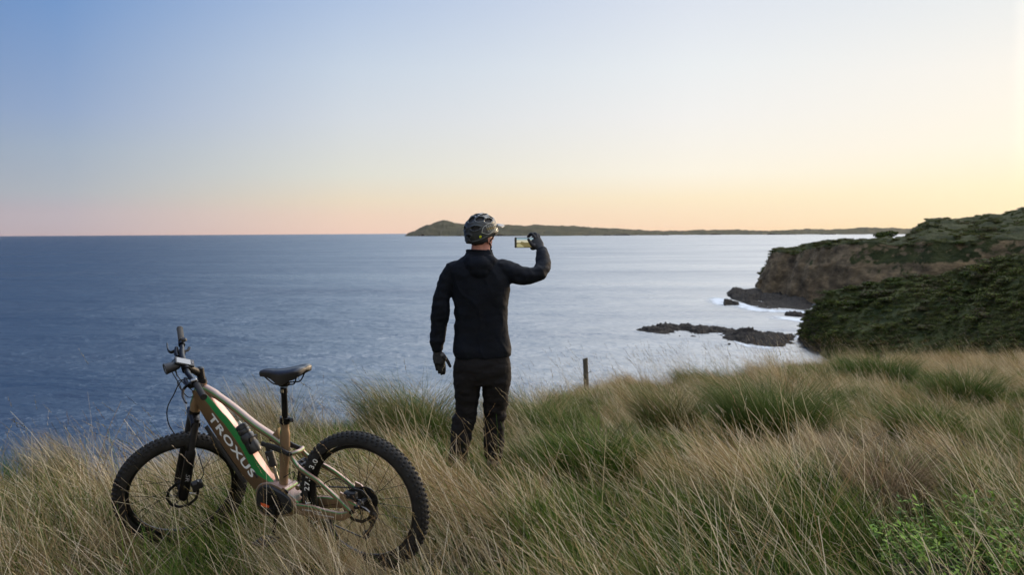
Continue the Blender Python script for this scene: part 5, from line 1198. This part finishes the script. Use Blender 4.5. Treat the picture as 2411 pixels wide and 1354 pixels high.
    for j in range(nla):
        for i in range(nlo):
            k = (i+1) % nlo
            if max(D[j, i], D[j, k], D[j+1, i], D[j+1, k]) < 1.0: continue
            F.append((j*nlo+i, (j+1)*nlo+i, (j+1)*nlo+k, j*nlo+k))
    F.append(tuple(nla*nlo+i for i in range(nlo))[::-1])
    hel = MB().add(V, F).build('helmet', M_hel, body, sharp=50)
    so_ = hel.modifiers.new('s', 'SOLIDIFY'); so_.thickness = .014; so_.offset = -1
    ss_ = hel.modifiers.new('b', 'SUBSURF'); ss_.levels = 1; ss_.render_levels = 1
    V = [S(-180+360*i/48, la, .925) for la in np.linspace(-18, 89, 16) for i in range(48)]
    MB().add(V, grid_faces(16, 48, True).tolist()+[list(range(15*48, 16*48))]).build('liner', M_foam, hel)
    MB().add(*tube_vf(smooth_path([S(a, -24+14*math.cos(math.radians(a-180))*-1 if False else -26, .93) for a in (110, 135, 160, 180, 200, 225, 250)], 4), [(.006, .014)]*25, 10, up=(0, 0, 1))).build('fit_cradle', M_foam, hel)
    c = S(180, -20, .98); MB().add(*lathe_vf(c, c-oc, [(0, 0), (.016, 0), (.016, .008), (.012, .012), (0, .012)], 18)).build('fit_dial', M_plas, hel)
    c = S(158, -19, 1.045); q = Q(1132.5, 557, 0)
    # round yellow sticker on the rear right rim
    best = min(((np.linalg.norm((S(a, b, 1.03)-q)[[0, 2]]), a, b) for a in range(100, 262, 2) for b in range(-30, 30, 2) if S(a, b)[1] < oc[1]), key=lambda t: t[0])
    c = S(best[1], best[2], 1.028); n_ = c-oc; n_ /= np.linalg.norm(n_)
    MB().add(*lathe_vf(c, n_, [(.009, -.004), (.009, .0015), (.0, .002)], 16)).build('sticker', mat('yellow_sticker', (.55, .62, .04), .4, 0, .05), hel)
    # visor
    V = []; nu_, nv_ = 19, 7
    for j in range(nv_):
        for i in range(nu_):
            a = -62+124*i/(nu_-1); t = j/(nv_-1); b0 = S(a, 13, 1.03); ext = .070*math.cos(math.radians(a))**.6
            V.append(b0+hf*(ext*1.15*t)+hu*(.004*t-.024*t*t))
    n0 = len(V); V += [q-hu*.004 for q in V]; F = grid_faces(nv_, nu_).tolist(); F = F+[[n0+k for k in reversed(q)] for q in F]
    for i in range(nu_-1): F.append(((nv_-1)*nu_+i, (nv_-1)*nu_+i+1, n0+(nv_-1)*nu_+i+1, n0+(nv_-1)*nu_+i))
    for e in (0, nu_-1):
        for j in range(nv_-1): F.append((j*nu_+e, (j+1)*nu_+e, n0+(j+1)*nu_+e, n0+j*nu_+e))
    MB().add(V, F).build('visor', mat('visor_plastic', (.16, .165, .18), .5, 0, .1), hel)
    # pale outline emblem with yellowish lettering strokes on the right side
    def on(lon, lat, k=1.035): return S(lon, lat, k)
    M_em = mat('pale_emblem', (.34, .35, .32), .5, 0, .05); M_ey = mat('gold_emblem', (.34, .27, .10), .5, 0, .1)
    hexa = [(128, 4), (122, 17), (104, 25), (84, 24), (74, 12), (88, 1), (108, -4), (128, 4)]
    MB().add(*tube_vf(smooth_path([on(*p) for p in hexa], 3), .0020, 6)).build('emblem', M_em, hel)
    mb = MB()
    rs = random.Random(4)
    for row, (la, m_) in enumerate(((18, M_em), (11, M_ey), (4, M_em))):
        mb = MB()
        for k in range(5):
            a0 = 112-k*8-row*2; z = [(a0, la-3), (a0-1.5, la+3.2), (a0-4.5, la+2.2), (a0-3, la-.5), (a0-6, la-3)]
            mb.add(*tube_vf([on(*p) for p in z], .0019, 5))
        mb.build('emblem_lettering', m_, hel)
    # straps
    for s in (1, -1):
        e = H(s*.079, -.006, -.06)
        for a, la in ((s*72, -8), (s*138, -18)):
            MB().add(*tube_vf(smooth_path([S(a, la, .93), (S(a, la, .93)+e)/2+r*s*.006, e], 4), [(.002, .008)]*9, 8, up=r)).build('strap', M_plas, hel)
        MB().add(*tube_vf(smooth_path([e, H(s*.056, .040, -.096), H(0, .055, -.116)], 4), [(.002, .008)]*9, 8, up=r)).build('strap', M_plas, hel)
    # glasses arm
    return body
person()
def phone():
    HY = .27; c = Q(1237, 571, HY)+MO; r_ = empty('smartphone', c); k = (MD+HY)/FPX
    hx, hz = 25.5*k, 12.4*k
    MB().add(*box_vf((0, 0, 0), (hx, .0045, hz), None, .003)).build('phone_body', mat('phone_case', (.06, .055, .04), .45), r_)
    M = [mat('screen_'+n_, c_, .25, 0, .03, emis=e_) for n_, c_, e_ in (('sky_blue', (.02, .02, .02), (.28, .40, .46)), ('sky_cream', (.02, .02, .02), (.55, .52, .38)), ('land', (.02, .02, .02), (.16, .13, .05)), ('grass', (.02, .02, .02), (.36, .33, .17)))]
    V = []; F = []; mi = []
    def quad(x0, z0, x1, z1, m, y): n0 = len(V); V.extend([(x0, y, z0), (x1, y, z0), (x1, y, z1), (x0, y, z1)]); F.append((n0, n0+1, n0+2, n0+3)); mi.append(m)
    l, rr = -hx+.016, hx-.010; b, t = -hz+.005, hz-.005; y = -.0049
    quad(l, t-.015, rr, t, 0, y); quad(l, t-.035, rr, t-.015, 1, y); quad(l, b, rr, t-.035, 2, y)
    n0 = len(V); V.extend([(l, y-.0003, b), (l+.055, y-.0003, b), (l+.04, y-.0003, b+.016), (l+.02, y-.0003, b+.028), (l, y-.0003, b+.022)]); F.append(tuple(range(n0, n0+5))); mi.append(3)
    n0 = len(V); V.extend([(l+.022, y-.0003, t-.040), (rr, y-.0003, t-.036), (rr, y-.0003, t-.032), (l+.060, y-.0003, t-.034), (l+.035, y-.0003, t-.026), (l+.030, y-.0003, t-.034)]); F.append(tuple(range(n0, n0+6))); mi.append(2)
    me = mesh_data('screen', V, F, False); [me.materials.append(m) for m in M]
    me.polygons.foreach_set('material_index', mi); o = bpy.data.objects.new('screen', me); COL.objects.link(o); o.parent = r_
    tag(r_, 'phone held level in the raised gloved hand, its lit screen showing the view', 'phone')
phone()
# ================================================================== HAZE (also added last)
def haze():
    v, f = box_vf((0, 0, 240), (26000, 26000, 280))
    o = MB().add(v, f).build('haze', bpy.data.materials.new('haze_air'), None, False)
    m = o.data.materials[0]; m.use_nodes = True; t = m.node_tree; t.nodes.clear()
    pv = t.nodes.new('ShaderNodeVolumePrincipled'); pv.inputs['Density'].default_value = 6e-6; pv.inputs['Color'].default_value = (.95, .86, .84, 1); pv.inputs['Anisotropy'].default_value = .2
    ou = t.nodes.new('ShaderNodeOutputMaterial'); t.links.new(pv.outputs[0], ou.inputs['Volume']); tag(o, 'thin evening haze over the sea', 'haze', None, 'stuff')
haze()
